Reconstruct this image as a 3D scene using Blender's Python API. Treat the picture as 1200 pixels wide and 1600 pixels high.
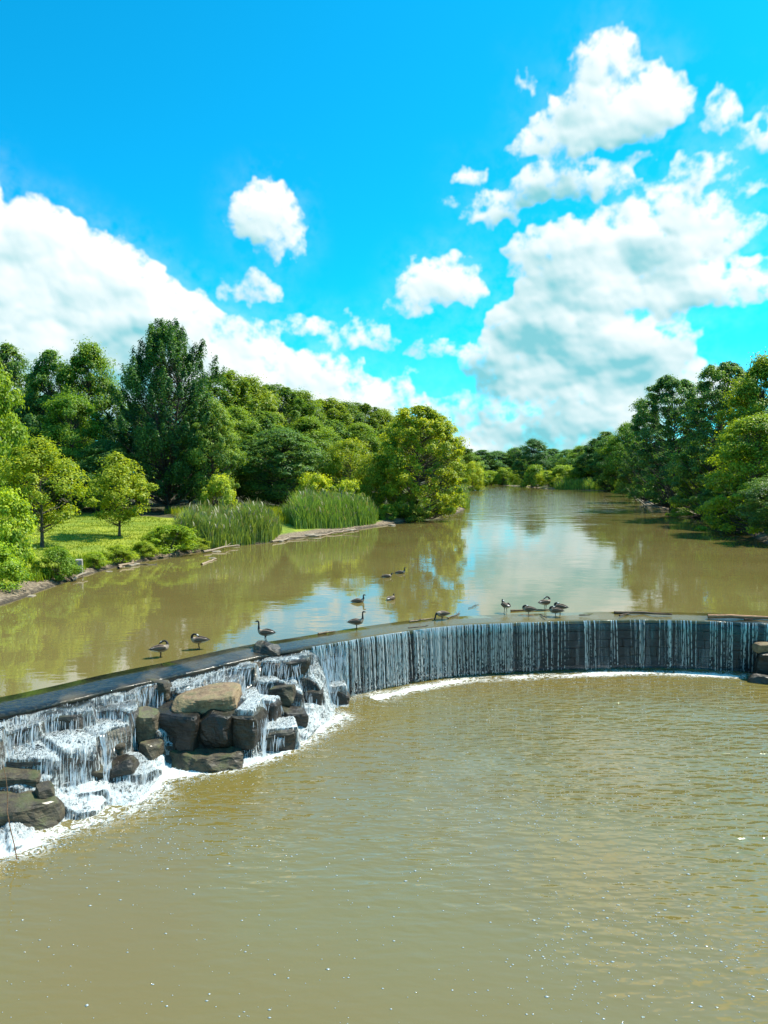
import bpy, bmesh, math, random
import numpy as np
from mathutils import Vector, Matrix, noise as mnoise

for o in list(bpy.data.objects):
    bpy.data.objects.remove(o)
SC = bpy.context.scene
COL = SC.collection
R = math.radians

# ------------------------------------------------------------------ camera
CAM_Z = 6.8                       # metres above the upper water
F_PX, TILT = 1100.0, R(3.02)      # focal length in pixels of the 1200x1600 photograph
cam_d = bpy.data.cameras.new('camera')
cam_d.sensor_fit = 'VERTICAL'
cam_d.sensor_height = 36.0
cam_d.sensor_width = 27.0
cam_d.lens = 36.0 * F_PX / 1600.0
cam_d.clip_start = 0.1
cam_d.clip_end = 3000
cam = bpy.data.objects.new('camera', cam_d)
cam.location = (0, 0, CAM_Z)
cam.rotation_euler = (R(90) - TILT, 0, 0)
COL.objects.link(cam)
SC.camera = cam

# ------------------------------------------------------------------ light, exposure
SUN_AZ, SUN_EL = R(63), R(55)     # azimuth clockwise from +Y
SUN_DIR = Vector((math.sin(SUN_AZ) * math.cos(SUN_EL), math.cos(SUN_AZ) * math.cos(SUN_EL), math.sin(SUN_EL)))
sun_d = bpy.data.lights.new('sun', 'SUN')
sun_d.energy = 5.0
sun_d.angle = R(0.5)
sun_d.color = (1.0, 0.93, 0.80)
sun = bpy.data.objects.new('sun', sun_d)
sun.rotation_euler = (-SUN_DIR).to_track_quat('-Z', 'Y').to_euler()
sun.location = (60, 40, 90)
COL.objects.link(sun)

VS = SC.view_settings
VS.view_transform = 'Standard'
VS.look = 'None'
VS.exposure = 0.65
VS.gamma = 1.0
VS.use_curve_mapping = False
SC.cycles.use_denoising = True
SC.cycles.max_bounces = 6
SC.cycles.transparent_max_bounces = 12
SC.cycles.caustics_reflective = False
SC.cycles.caustics_refractive = False


def ray(px, py):
    a, b = (px - 600) / F_PX, (800 - py) / F_PX
    return Vector((a, math.cos(TILT) + b * math.sin(TILT), b * math.cos(TILT) - math.sin(TILT)))


def at(px, py, z=0.0):
    d = ray(px, py)
    return Vector((0, 0, CAM_Z)) + d * ((z - CAM_Z) / d.z)


def atY(px, py, Y):
    d = ray(px, py)
    return Vector((0, 0, CAM_Z)) + d * (Y / d.y)


# ------------------------------------------------------------------ node helpers
class NT:
    def __init__(s, tree):
        s.t = tree

    def n(s, kind, **kw):
        nd = s.t.nodes.new(kind)
        ins = kw.pop('ins', {})
        for k, v in kw.items():
            setattr(nd, k, v)
        for k, v in ins.items():
            sock = nd.inputs[k]
            if isinstance(v, bpy.types.NodeSocket):
                s.t.links.new(v, sock)
            else:
                sock.default_value = v
        return nd

    def m(s, op, a, b=None, c=None, clamp=False):
        ins = {0: a}
        if b is not None:
            ins[1] = b
        if c is not None:
            ins[2] = c
        return s.n('ShaderNodeMath', operation=op, use_clamp=clamp, ins=ins).outputs[0]

    def v(s, op, a, b=None, c=None):
        ins = {0: a}
        if b is not None:
            ins[1] = b
        if c is not None:
            ins[2] = c
        nd = s.n('ShaderNodeVectorMath', operation=op, ins=ins)
        return nd.outputs['Value'] if op in ('LENGTH', 'DOT_PRODUCT', 'DISTANCE') else nd.outputs[0]

    def noise(s, vec, scale, detail=4, rough=0.55, dist=0.0):
        return s.n('ShaderNodeTexNoise', ins={'Vector': vec, 'Scale': scale, 'Detail': detail, 'Roughness': rough,
                                              'Distortion': dist}).outputs['Fac']

    def smooth(s, x, lo, hi, a=0.0, b=1.0):
        return s.n('ShaderNodeMapRange', interpolation_type='SMOOTHSTEP',
                   ins={0: x, 1: lo, 2: hi, 3: a, 4: b}).outputs[0]

    def lin(s, x, lo, hi, a=0.0, b=1.0):
        return s.n('ShaderNodeMapRange', ins={0: x, 1: lo, 2: hi, 3: a, 4: b}).outputs[0]

    def mix(s, f, a, b, blend='MIX'):
        nd = s.n('ShaderNodeMix', data_type='RGBA', blend_type=blend)
        for k, v in ((0, f), (6, a), (7, b)):
            if isinstance(v, bpy.types.NodeSocket):
                s.t.links.new(v, nd.inputs[k])
            else:
                nd.inputs[k].default_value = v if k == 0 else (*v[:3], 1.0)
        return nd.outputs[2]

    def attr(s, name, out='Fac'):
        return s.n('ShaderNodeAttribute', attribute_name=name).outputs[out]

    def bump(s, h, strength, dist, normal=None):
        ins = {'Strength': strength, 'Distance': dist, 'Height': h}
        if normal is not None:
            ins['Normal'] = normal
        return s.n('ShaderNodeBump', ins=ins).outputs[0]


def material(name):
    m = bpy.data.materials.new(name)
    m.use_nodes = True
    m.node_tree.nodes.clear()
    T = NT(m.node_tree)
    out = T.n('ShaderNodeOutputMaterial')
    return m, T, out


def principled(T, out, **ins):
    p = T.n('ShaderNodeBsdfPrincipled', ins=ins)
    T.t.links.new(p.outputs[0], out.inputs[0])
    return p


# ------------------------------------------------------------------ world: sky with cumulus
world = bpy.data.worlds.new('World')
SC.world = world
world.use_nodes = True
world.node_tree.nodes.clear()

CLOUDS = [  # centre x, y and half sizes, in pixels of the photograph; turned into directions of the sky
    (-90, 430, 190, 130), (55, 400, 120, 85), (150, 445, 130, 85), (60, 350, 60, 45), (240, 505, 120, 75),
    (120, 520, 260, 75), (340, 560, 130, 55), (460, 590, 130, 48), (570, 625, 110, 36), (380, 520, 60, 34),
    (412, 340, 62, 60), (440, 385, 46, 34), (393, 458, 54, 36), (475, 512, 70, 26),
    (690, 448, 78, 54), (640, 480, 46, 30), (565, 530, 62, 34), (676, 548, 58, 24),
    (945, 100, 60, 62), (935, 195, 125, 70), (1010, 165, 70, 70), (890, 292, 125, 46), (860, 225, 70, 40),
    (765, 335, 54, 38), (737, 278, 34, 22), (822, 130, 19, 36),
    (1010, 380, 190, 72), (880, 395, 110, 55), (1120, 360, 90, 45), (930, 450, 150, 75), (1080, 455, 150, 58),
    (860, 520, 130, 70), (790, 565, 84, 44), (960, 550, 150, 70), (900, 610, 170, 45), (1190, 450, 90, 42),
    (1125, 185, 32, 60), (1195, 215, 44, 50), (1100, 275, 80, 44), (1040, 305, 60, 34),
    (720, 640, 110, 28), (800, 668, 210, 42), (930, 650, 170, 52), (700, 704, 340, 34), (1090, 615, 130, 44),
    (60, 580, 300, 90), (300, 620, 220, 70), (500, 640, 150, 45), (980, 600, 160, 60), (860, 590, 140, 60), (612, 598, 40, 16),
    (700, 318, 22, 12), (745, 300, 16, 9), (838, 152, 10, 8), (806, 235, 24, 12), (1075, 245, 26, 16), (1150, 300, 40, 22), (1130, 235, 20, 14), (1180, 290, 26, 20),
    (545, 492, 22, 9), (505, 545, 26, 12), (430, 410, 14, 9), (470, 415, 22, 10), (345, 440, 12, 7), (650, 580, 26, 10), (610, 640, 40, 14), (1000, 250, 30, 14),
    (380, 640, 280, 52), (900, 705, 260, 34), (640, 672, 90, 20),
]
blobs = []
for (cx, cy, rx, ry) in CLOUDS:
    d = ray(cx, cy).normalized()
    e0, e1 = ray(cx + rx, cy).normalized(), ray(cx, cy - ry).normalized()
    az, el = math.atan2(d.x, d.y), math.asin(d.z)
    blobs.append((az, el, abs(math.atan2(e0.x, e0.y) - az), abs(math.asin(e1.z) - el)))
_r = random.Random(11)
for i in range(42):               # the same kind of cumulus all round the rest of the sky
    az = R(34 + 292 * (i + _r.random()) / 42)
    el = R(_r.choice([8, 12, 18, 26, 36, 48]) + _r.uniform(-3, 3))
    s = _r.uniform(0.07, 0.15)
    az = az if az < math.pi else az - 2 * math.pi
    blobs.append((az, el, s * 1.5, s * 0.7))


_ctab = np.random.RandomState(8).rand(256, 256).astype(np.float32)


def cnoise(x, y):
    xi, yi = np.floor(x).astype(np.int32), np.floor(y).astype(np.int32)
    fx_, fy_ = (x - xi).astype(np.float32), (y - yi).astype(np.float32)
    fx_, fy_ = fx_ * fx_ * (3 - 2 * fx_), fy_ * fy_ * (3 - 2 * fy_)
    x0, x1, y0, y1 = xi & 255, (xi + 1) & 255, yi & 255, (yi + 1) & 255
    a_, b_ = _ctab[x0, y0], _ctab[x0, y1]
    a_ = a_ + (_ctab[x1, y0] - a_) * fx_
    b_ = b_ + (_ctab[x1, y1] - b_) * fx_
    return a_ + (b_ - a_) * fy_


def cfbm(x, y, octs, gain=0.55):
    t_, am, tot = 0.0, 1.0, 0.0
    for o in range(octs):
        c_, s_ = math.cos(0.6 * o), math.sin(0.6 * o)
        t_ = t_ + am * cnoise((x * c_ - y * s_) * 2 ** o + 19 * o, (x * s_ + y * c_) * 2 ** o + 7 * o)
        tot += am
        am *= gain
    return t_ / tot


def box_blur(a_, r_):
    for ax in (0, 1):
        p_ = np.pad(a_, [(r_ + 1, r_) if k == ax else (0, 0) for k in (0, 1)], mode='edge')
        c_ = np.cumsum(p_, axis=ax, dtype=np.float64)
        n_ = a_.shape[ax]
        a_ = (np.take(c_, np.arange(2 * r_ + 1, 2 * r_ + 1 + n_), ax) - np.take(c_, np.arange(0, n_), ax)) / (2 * r_ + 1)
    return a_.astype(np.float32)


def cloud_field(CW=4096, CH=1024):
    """cumulus heaped up from thousands of round puffs, over azimuth x elevation (upper half of the sky)"""
    r_ = np.random.RandomState(21)
    az = np.linspace(-np.pi, np.pi, CW, endpoint=False, dtype=np.float32)[None, :] + np.zeros((CH, 1), np.float32)
    el = np.linspace(0, np.pi / 2, CH, endpoint=False, dtype=np.float32)[:, None] + np.zeros((1, CW), np.float32)
    w1 = cfbm(az * 60 + 3, el * 60 + 9, 5, 0.68) - 0.5
    w2 = cfbm(az * 60 + 71, el * 60 + 33, 5, 0.68) - 0.5
    pa, pe = az + w1 * 0.030, el + w2 * 0.030
    H = np.full((CH, CW), -0.05, np.float32)
    px_ = 2 * np.pi / CW

    def splat(a_, e_, rad, hz):
        j0, j1 = int((a_ - rad * 1.15 - 0.02 + np.pi) / px_), int((a_ + rad * 1.15 + 0.02 + np.pi) / px_) + 1
        i0, i1 = int((e_ - rad - 0.02) / px_), int((e_ + rad + 0.02) / px_) + 1
        i0, i1, j0, j1 = max(0, i0), min(CH, i1), max(0, j0), min(CW, j1)
        if i1 <= i0 or j1 <= j0:
            return
        sl = (slice(i0, i1), slice(j0, j1))
        q = 1 - ((pa[sl] - a_) ** 2 + (pe[sl] - e_) ** 2) / rad ** 2
        H[sl] = np.maximum(H[sl], np.where(q > 0, hz + rad * np.sqrt(np.maximum(q, 0)), -0.05))

    for (a_, e_, ra, re) in blobs:
        rm = min(ra, re)
        npf = int(np.clip(40 + 30 * max(ra, re) / rm * (rm / 0.03), 40, 320))
        for fx0 in np.linspace(-0.62, 0.62, max(2, int(2.2 * ra / rm))):
            splat(a_ + fx0 * ra, e_ - 0.08 * re, rm * 0.62, -0.22 * rm)
        for k in range(npf):
            th, rr = r_.uniform(0, 2 * np.pi), math.sqrt(r_.rand())
            dx_, dy_ = rr * math.cos(th), rr * math.sin(th)
            if dy_ < -0.45:
                dy_ = -0.45 + 0.2 * r_.rand()
            edge = 1 - rr
            rad = min(rm, 0.075) * (0.08 + 0.34 * edge * r_.rand() ** 1.5 + 0.16 * r_.rand() ** 3)
            splat(a_ + dx_ * ra * 0.92, e_ + dy_ * re * 0.92, rad, rm * 0.45 * math.sqrt(max(0, 1 - rr * rr)) - 0.3 * rad)
    for (a_, e_, ra, re) in blobs:
        rm = min(ra, re, 0.07)
        for k in range(int(10 + 10 * ra / min(ra, re))):
            th = r_.uniform(0.05, 0.95) * np.pi
            rad = rm * (0.16 + 0.22 * r_.rand())
            rr = 0.86 - 0.35 * rad / rm
            splat(a_ + ra * rr * math.cos(th), e_ + re * rr * math.sin(th), rad, -0.15 * rad)
    er = cfbm(az * 70 + 5, el * 80 + 50, 6, 0.66)
    er2 = cfbm(az * 16 + 25, el * 20 + 8, 4, 0.6)
    Hs = box_blur(H, 2)
    den = Hs - 0.034 * (er - 0.45) - 0.014 * (er2 - 0.45)
    cover = np.clip((den + 0.003) / 0.022, 0, 1)
    cover = cover * cover * (3 - 2 * cover)
    veil = np.clip((box_blur(np.clip(H, 0, 0.06), 26) * 26 * (er2 + 0.9 * er - 0.76)), 0, 1) * 0.75
    # light from the upper right, softened by the depth of cloud in the way
    Hl = box_blur(np.maximum(H, 0), 2) + 0.006 * (er - 0.5)
    Hb = box_blur(np.maximum(H, 0), 9)
    gx_ = (np.roll(Hl, -2, 1) - np.roll(Hl, 2, 1)) / (4 * px_)
    gy_ = np.zeros_like(Hl)
    gy_[2:-2] = (Hl[4:] - Hl[:-4]) / (4 * px_)
    bx_ = (np.roll(Hb, -6, 1) - np.roll(Hb, 6, 1)) / (12 * px_)
    by_ = np.zeros_like(Hb)
    by_[6:-6] = (Hb[12:] - Hb[:-12]) / (12 * px_)
    gx_, gy_ = 0.42 * gx_ + 0.62 * bx_, 0.42 * gy_ + 0.62 * by_
    nl = (-gx_ * 0.45 - gy_ * 0.75 + 0.48) / np.sqrt(1 + gx_ ** 2 + gy_ ** 2)
    cc = box_blur(cover, 4)
    acc = np.zeros_like(cc)
    for k in range(1, 11):
        sx, sy = int(3.5 * k), int(6.5 * k)
        acc[:-sy] += np.roll(cc, -sx, 1)[sy:]
    er3 = cfbm(az * 9 + 40, el * 22 + 3, 4, 0.55)
    lit = 0.36 + 0.56 * nl + 0.36 * np.exp(-acc * 0.22) - 0.085 * acc * np.clip((er3 - 0.40) * 2.4, 0, 1.0)
    lit = np.clip(lit, 0, 1)
    return np.maximum(cover, veil), lit


COVER, LIT = cloud_field()
_h, _w = COVER.shape
cloud_img = bpy.data.images.new('cloud_cover', _w, _h * 2, alpha=False, float_buffer=True, is_data=True)
buf = np.zeros((_h * 2, _w, 4), np.float32)
buf[_h:, :, 0], buf[_h:, :, 1], buf[..., 3] = COVER, LIT, 1.0
buf[:_h, :, 0], buf[:_h, :, 1] = COVER[:1] * 0, 1.0
cloud_img.pixels.foreach_set(buf.ravel())
cloud_img.update()

W = NT(world.node_tree)
w_out = W.n('ShaderNodeOutputWorld')
w_bg = W.n('ShaderNodeBackground', ins={'Strength': 0.12})
W.t.links.new(w_bg.outputs[0], w_out.inputs[0])
sky = W.n('ShaderNodeTexSky', sky_type='NISHITA', sun_disc=False, sun_elevation=SUN_EL, sun_rotation=SUN_AZ,
          altitude=200.0, air_density=1.0, dust_density=0.6, ozone_density=1.6)
tint = W.mix(1.0, sky.outputs[0], (0.02, 1.05, 1.26), 'MULTIPLY')
wd = W.v('NORMALIZE', W.n('ShaderNodeTexCoord').outputs['Generated'])
xyz = W.n('ShaderNodeSeparateXYZ', ins={0: wd})
cu = W.m('MULTIPLY_ADD', W.m('ARCTAN2', xyz.outputs[0], xyz.outputs[1]), 1 / (2 * math.pi), 0.5)
cv = W.m('MULTIPLY_ADD', W.m('ARCSINE', xyz.outputs[2]), 1 / math.pi, 0.5)
ci = W.n('ShaderNodeTexImage', image=cloud_img, interpolation='Cubic', ins={0: W.n('ShaderNodeCombineXYZ', ins={0: cu, 1: cv, 2: 0.0}).outputs[0]})
crgb = W.n('ShaderNodeSeparateColor', ins={0: ci.outputs[0]})
ccol = W.mix(crgb.outputs[1], (1.3, 3.5, 3.9), (6.0, 6.15, 6.15))
hazeband = W.smooth(xyz.outputs[2], 0.22, 0.0, 0.0, 0.55)
base = W.mix(hazeband, tint, (1.6, 4.6, 5.6))
W.t.links.new(W.mix(crgb.outputs[0], base, ccol), w_bg.inputs[0])
world.cycles.sampling_method = 'MANUAL'
world.cycles.sample_map_resolution = 512


# ------------------------------------------------------------------ object helpers
def link(o, parent=None):
    COL.objects.link(o)
    if parent is not None:
        o.parent = parent
    return o


def tag(o, label=None, cat=None, group=None, kind=None):
    if label:
        o['label'] = label
    if cat:
        o['category'] = cat
    if group:
        o['group'] = group
    if kind:
        o['kind'] = kind
    return o


def empty(name, loc=(0, 0, 0), rz=0.0):
    o = bpy.data.objects.new(name, None)
    o.location = loc
    o.rotation_euler = (0, 0, rz)
    o.empty_display_size = 0.3
    return link(o)


def np_mesh(name, verts, faces, mat, attrs=None, smooth=False):
    """faces: (M,k) int array of one polygon size"""
    me = bpy.data.meshes.new(name)
    verts = np.asarray(verts, np.float32)
    faces = np.asarray(faces, np.int32)
    M, k = faces.shape
    me.vertices.add(len(verts))
    me.vertices.foreach_set('co', verts.ravel())
    me.loops.add(M * k)
    me.loops.foreach_set('vertex_index', faces.ravel())
    me.polygons.add(M)
    me.polygons.foreach_set('loop_start', np.arange(0, M * k, k, dtype=np.int32))
    me.polygons.foreach_set('loop_total', np.full(M, k, np.int32))
    if smooth:
        me.polygons.foreach_set('use_smooth', np.ones(M, bool))
    for an, av in (attrs or {}).items():
        av = np.asarray(av, np.float32)
        if av.ndim == 1:
            a = me.attributes.new(an, 'FLOAT', 'POINT')
            a.data.foreach_set('value', av)
        else:
            a = me.attributes.new(an, 'FLOAT_VECTOR', 'POINT')
            a.data.foreach_set('vector', av.ravel())
    if mat:
        me.materials.append(mat)
    me.update()
    me.validate()
    return me


def mobj(name, mesh, parent=None):
    return link(bpy.data.objects.new(name, mesh), parent)


def copy_tree(o, parent=None):
    c = o.copy()
    COL.objects.link(c)
    c.parent = parent
    for ch in [x for x in o.children]:
        copy_tree(ch, c)
    return c


class Acc:
    """collects vertices and quads / triangles (all as quads or all as triangles)"""
    def __init__(s):
        s.v, s.f, s.a, s.n = [], [], [], 0

    def add(s, v, f, a=None):
        v = np.asarray(v, float)
        s.v.append(v)
        s.f.append(np.asarray(f, int) + s.n)
        s.a.append(np.full(len(v), 0.5) if a is None else np.broadcast_to(a, (len(v),)).astype(float))
        s.n += len(v)

    def mesh(s, name, mat, attr=None, smooth=False):
        at_ = {attr: np.concatenate(s.a)} if attr else None
        return np_mesh(name, np.concatenate(s.v), np.concatenate(s.f), mat, at_, smooth)


def tube(acc, pts, rads, sides=6, a=None, cap=True):
    pts = np.asarray(pts, float)
    n = len(pts)
    rads = np.broadcast_to(rads, (n,)).astype(float)
    tang = np.gradient(pts, axis=0)
    tang /= np.linalg.norm(tang, axis=1)[:, None] + 1e-9
    up = np.array([0, 0, 1.0]) if abs(tang[0][2]) < 0.9 else np.array([1.0, 0, 0])
    s0 = np.cross(tang[0], up)
    s0 /= np.linalg.norm(s0)
    rings = []
    ang = np.arange(sides) * 2 * np.pi / sides
    s = s0
    for i in range(n):
        s = s - tang[i] * np.dot(s, tang[i])
        s /= np.linalg.norm(s) + 1e-9
        b = np.cross(tang[i], s)
        rings.append(pts[i] + rads[i] * (np.cos(ang)[:, None] * s + np.sin(ang)[:, None] * b))
    v = np.concatenate(rings)
    f = []
    for i in range(n - 1):
        for j in range(sides):
            k = (j + 1) % sides
            f.append((i * sides + j, i * sides + k, (i + 1) * sides + k, (i + 1) * sides + j))
    if cap and sides == 4:
        f.append((3, 2, 1, 0))
        f.append(tuple((n - 1) * 4 + q for q in range(4)))
    acc.add(v, f, a)


_tab = np.random.RandomState(5).rand(256, 256)


def vnoise(x, y, seed=0):
    x = np.asarray(x, float) + seed * 17.37
    y = np.asarray(y, float) + seed * 9.71
    xi, yi = np.floor(x).astype(int), np.floor(y).astype(int)
    fx, fy = x - xi, y - yi
    fx, fy = fx * fx * (3 - 2 * fx), fy * fy * (3 - 2 * fy)
    g = lambda a, b: _tab[a & 255, b & 255]
    return (g(xi, yi) * (1 - fx) + g(xi + 1, yi) * fx) * (1 - fy) + (g(xi, yi + 1) * (1 - fx) + g(xi + 1, yi + 1) * fx) * fy


def fbm(x, y, oct=4, seed=0):
    t, a, s = 0, 0.5, 0
    for i in range(oct):
        t = t + a * vnoise(x * 2 ** i, y * 2 ** i, seed + i)
        s += a
        a *= 0.5
    return t / s


def sstep(x, a, b):
    t = np.clip((x - a) / (b - a), 0, 1)
    return t * t * (3 - 2 * t)


# ------------------------------------------------------------------ materials
def geo_pos(T):
    return T.n('ShaderNodeNewGeometry').outputs['Position']


def obj_pos(T):
    return T.n('ShaderNodeTexCoord').outputs['Object']


def leaf_material(name, dark, light, transl=0.30):
    m, T, out = material(name)
    f = T.attr('tint')
    c = T.mix(f, dark, light)
    oi = T.n('ShaderNodeObjectInfo')
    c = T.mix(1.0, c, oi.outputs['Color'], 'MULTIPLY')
    p = T.n('ShaderNodeBsdfPrincipled', ins={'Base Color': c, 'Roughness': 0.5, 'Specular IOR Level': 0.35})
    tr = T.n('ShaderNodeBsdfTranslucent', ins={'Color': T.mix(1.0, c, (1.25, 1.15, 0.35), 'MULTIPLY')})
    mx = T.n('ShaderNodeMixShader', ins={0: transl, 1: p.outputs[0], 2: tr.outputs[0]})
    T.t.links.new(mx.outputs[0], out.inputs[0])
    return m


M = {}
M['leaf'] = leaf_material('leaf', (0.070, 0.175, 0.030), (0.42, 0.52, 0.045), 0.48)
M['leaf_bright'] = leaf_material('leaf_bright', (0.15, 0.26, 0.020), (0.52, 0.58, 0.05), 0.48)
M['leaf_dark'] = leaf_material('leaf_dark', (0.032, 0.125, 0.055), (0.28, 0.43, 0.065), 0.44)
M['reed'] = leaf_material('reed', (0.075, 0.165, 0.050), (0.36, 0.46, 0.12), 0.42)
M['plume'] = leaf_material('plume', (0.16, 0.17, 0.08), (0.36, 0.34, 0.19), 0.3)
M['grass'] = leaf_material('grass', (0.17, 0.24, 0.016), (0.42, 0.46, 0.03), 0.4)

m, T, out = material('bark')
p_ = obj_pos(T)
nb = T.noise(T.v('MULTIPLY', p_, (6, 6, 1.2)), 3.0, 6, 0.65)
principled(T, out, **{'Base Color': T.mix(T.smooth(nb, 0.35, 0.7), (0.035, 0.030, 0.026), (0.15, 0.125, 0.10)), 'Roughness': 0.9,
                      'Normal': T.bump(nb, 0.8, 0.05)})
M['bark'] = m

m, T, out = material('ground')
p_ = geo_pos(T)
d_ = T.attr('shore')
g1 = T.noise(p_, 0.35, 5, 0.6)
g2 = T.noise(p_, 4.0, 5, 0.7)
grass = T.mix(T.smooth(g1, 0.35, 0.65), (0.19, 0.27, 0.014), (0.36, 0.40, 0.025))
grass = T.mix(T.smooth(g2, 0.45, 0.75), grass, (0.11, 0.17, 0.014))
mud = T.mix(T.smooth(g2, 0.3, 0.7), (0.12, 0.085, 0.055), (0.36, 0.28, 0.19))
edge = T.m('ADD', d_, T.m('MULTIPLY', T.m('SUBTRACT', g2, 0.5), 1.6))
ms = T.smooth(edge, 1.3, 2.0)
wet = T.smooth(edge, 0.15, 0.75)
mudc = T.mix(wet, (0.055, 0.042, 0.026), mud)
litter = T.mix(T.smooth(g2, 0.35, 0.65), (0.04, 0.045, 0.018), (0.09, 0.085, 0.035))
wood = T.smooth(T.attr('wood'), 0.4, 0.6)
gc = T.mix(wood, grass, litter)
principled(T, out, **{'Base Color': T.mix(ms, mudc, gc), 'Roughness': 0.95,
                      'Normal': T.bump(T.m('ADD', g2, T.noise(p_, 14, 3, 0.7)), 0.9, 0.12)})
M['ground'] = m


def water_material(name, c0, c1, scales, amp, rough, spec=0.5, chop=False, ior=1.333, breeze=0.0):
    m, T, out = material(name)
    p = geo_pos(T)
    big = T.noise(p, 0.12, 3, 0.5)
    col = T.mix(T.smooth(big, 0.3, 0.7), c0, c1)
    h = None
    for (sx, sy, rot, sc, w, det) in scales:
        q = T.n('ShaderNodeMapping', ins={0: p, 'Rotation': (0, 0, R(rot)), 'Scale': (sx, sy, 1)}).outputs[0]
        nn = T.m('MULTIPLY', T.noise(q, sc, det, 0.5, 0.1), w)
        h = nn if h is None else T.m('ADD', h, nn)
    calm = T.lin(T.noise(p, 0.22, 2, 0.5), 0.35, 0.65, 0.35, 1.15)
    if chop:
        py_ = T.n('ShaderNodeSeparateXYZ', ins={0: p})
        calm = T.m('MULTIPLY', calm, T.smooth(T.m('ADD', py_.outputs[1], T.m('MULTIPLY', py_.outputs[0], 0.45)), 11.0, 25.0, 0.14, 1.0))
    if breeze:
        yy_ = T.n('ShaderNodeSeparateXYZ', ins={0: p}).outputs[1]
        wind = T.m('ADD', yy_, T.m('MULTIPLY', T.m('SUBTRACT', T.noise(T.v('MULTIPLY', p, (0.3, 1, 1)), 0.06, 2, 0.5), 0.5), 90.0))
        calm = T.m('MULTIPLY', calm, T.smooth(wind, 90.0, 165.0, 1.0, breeze))
    h = T.m('MULTIPLY', h, calm)
    principled(T, out, **{'Base Color': col, 'Roughness': rough, 'IOR': ior, 'Specular IOR Level': spec,
                          'Normal': T.bump(h, 1.0, amp)})
    return m


M['river'] = water_material('river_water', (0.158, 0.123, 0.038), (0.184, 0.147, 0.050),
                            [(0.45, 1.0, 12, 1.4, 0.6, 2), (0.5, 1.0, -20, 4.2, 0.20, 2), (1, 1, 0, 0.4, 0.5, 1)], 0.010, 0.02, ior=1.7, breeze=14.0)
M['pool'] = water_material('pool_water', (0.172, 0.128, 0.028), (0.166, 0.142, 0.040),  # greener second tone stands in for a sheen of reflected sky
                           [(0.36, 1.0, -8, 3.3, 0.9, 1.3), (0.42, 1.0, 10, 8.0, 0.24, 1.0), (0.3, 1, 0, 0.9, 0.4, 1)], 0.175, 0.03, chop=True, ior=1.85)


def rock_material(name, dry0, dry1, moss, wetness, rough):
    m, T, out = material(name)
    p = obj_pos(T)
    n1 = T.noise(p, 2.2, 6, 0.65)
    n2 = T.noise(p, 11.0, 5, 0.7)
    strata = T.noise(T.v('MULTIPLY', p, (1.2, 1.2, 9)), 1.6, 4, 0.6)
    c = T.mix(T.smooth(n1, 0.3, 0.7), dry0, dry1)
    c = T.mix(T.smooth(strata, 0.52, 0.68, 0, 0.55), c, tuple(x * 0.35 for x in dry0))
    g = T.n('ShaderNodeNewGeometry')
    nz = T.n('ShaderNodeSeparateXYZ', ins={0: g.outputs['Normal']}).outputs[2]
    mo = T.m('MULTIPLY', T.smooth(nz, 0.1, 0.8), T.smooth(n1, 0.42, 0.6))
    c = T.mix(T.m('MULTIPLY', mo, moss), c, (0.055, 0.068, 0.020))
    c = T.mix(T.smooth(n2, 0.55, 0.75, 0, 0.5), c, tuple(min(1, x * 1.9) for x in dry1))
    oi = T.n('ShaderNodeObjectInfo')
    c = T.mix(1.0, c, oi.outputs['Color'], 'MULTIPLY')
    h = T.m('ADD', T.m('MULTIPLY', n2, 0.5), T.m('ADD', n1, strata))
    principled(T, out, **{'Base Color': c, 'Roughness': T.lin(n2, 0.3, 0.7, rough * 0.7, min(1, rough * 1.3)),
                          'Coat Weight': wetness, 'Coat Roughness': 0.12, 'Normal': T.bump(h, 0.8, 0.06)})
    return m


M['rock_wet'] = rock_material('rock_wet', (0.012, 0.009, 0.006), (0.052, 0.039, 0.025), 0.35, 0.22, 0.45)
M['rock_mid'] = rock_material('rock_mid', (0.030, 0.025, 0.016), (0.120, 0.092, 0.056), 0.8, 0.15, 0.75)
M['rock_tan'] = rock_material('rock_tan', (0.13, 0.085, 0.045), (0.36, 0.25, 0.14), 0.6, 0.0, 0.85)
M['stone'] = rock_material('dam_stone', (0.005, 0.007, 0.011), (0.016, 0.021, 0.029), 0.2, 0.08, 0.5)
M['bank_stone'] = rock_material('bank_stone', (0.22, 0.18, 0.13), (0.42, 0.35, 0.26), 0.1, 0.0, 0.9)

m, T, out = material('crest_cap')
p_ = geo_pos(T)
n1 = T.noise(p_, 0.9, 5, 0.6)
n2 = T.noise(p_, 7.0, 4, 0.6)
film = T.smooth(T.attr('film'), 0.35, 0.65)
c = T.mix(T.smooth(n1, 0.35, 0.65), (0.040, 0.033, 0.022), (0.095, 0.076, 0.046))
c = T.mix(film, c, T.mix(T.smooth(n2, 0.4, 0.65), (0.012, 0.014, 0.014), (0.034, 0.032, 0.022)))
c = T.mix(T.smooth(T.attr('drowned'), 0.0, 1.0, 0.0, 0.85), c, (0.15, 0.118, 0.036))
rip = T.m('ADD', T.noise(T.v('MULTIPLY', p_, (1, 1.6, 1)), 6.0, 3, 0.6), T.m('MULTIPLY', n2, 0.4))
principled(T, out, **{'Base Color': c, 'Roughness': T.lin(film, 0, 1, 0.25, 0.04), 'IOR': 1.5,
                      'Normal': T.bump(rip, 1.0, 0.02)})
M['cap'] = m

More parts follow.
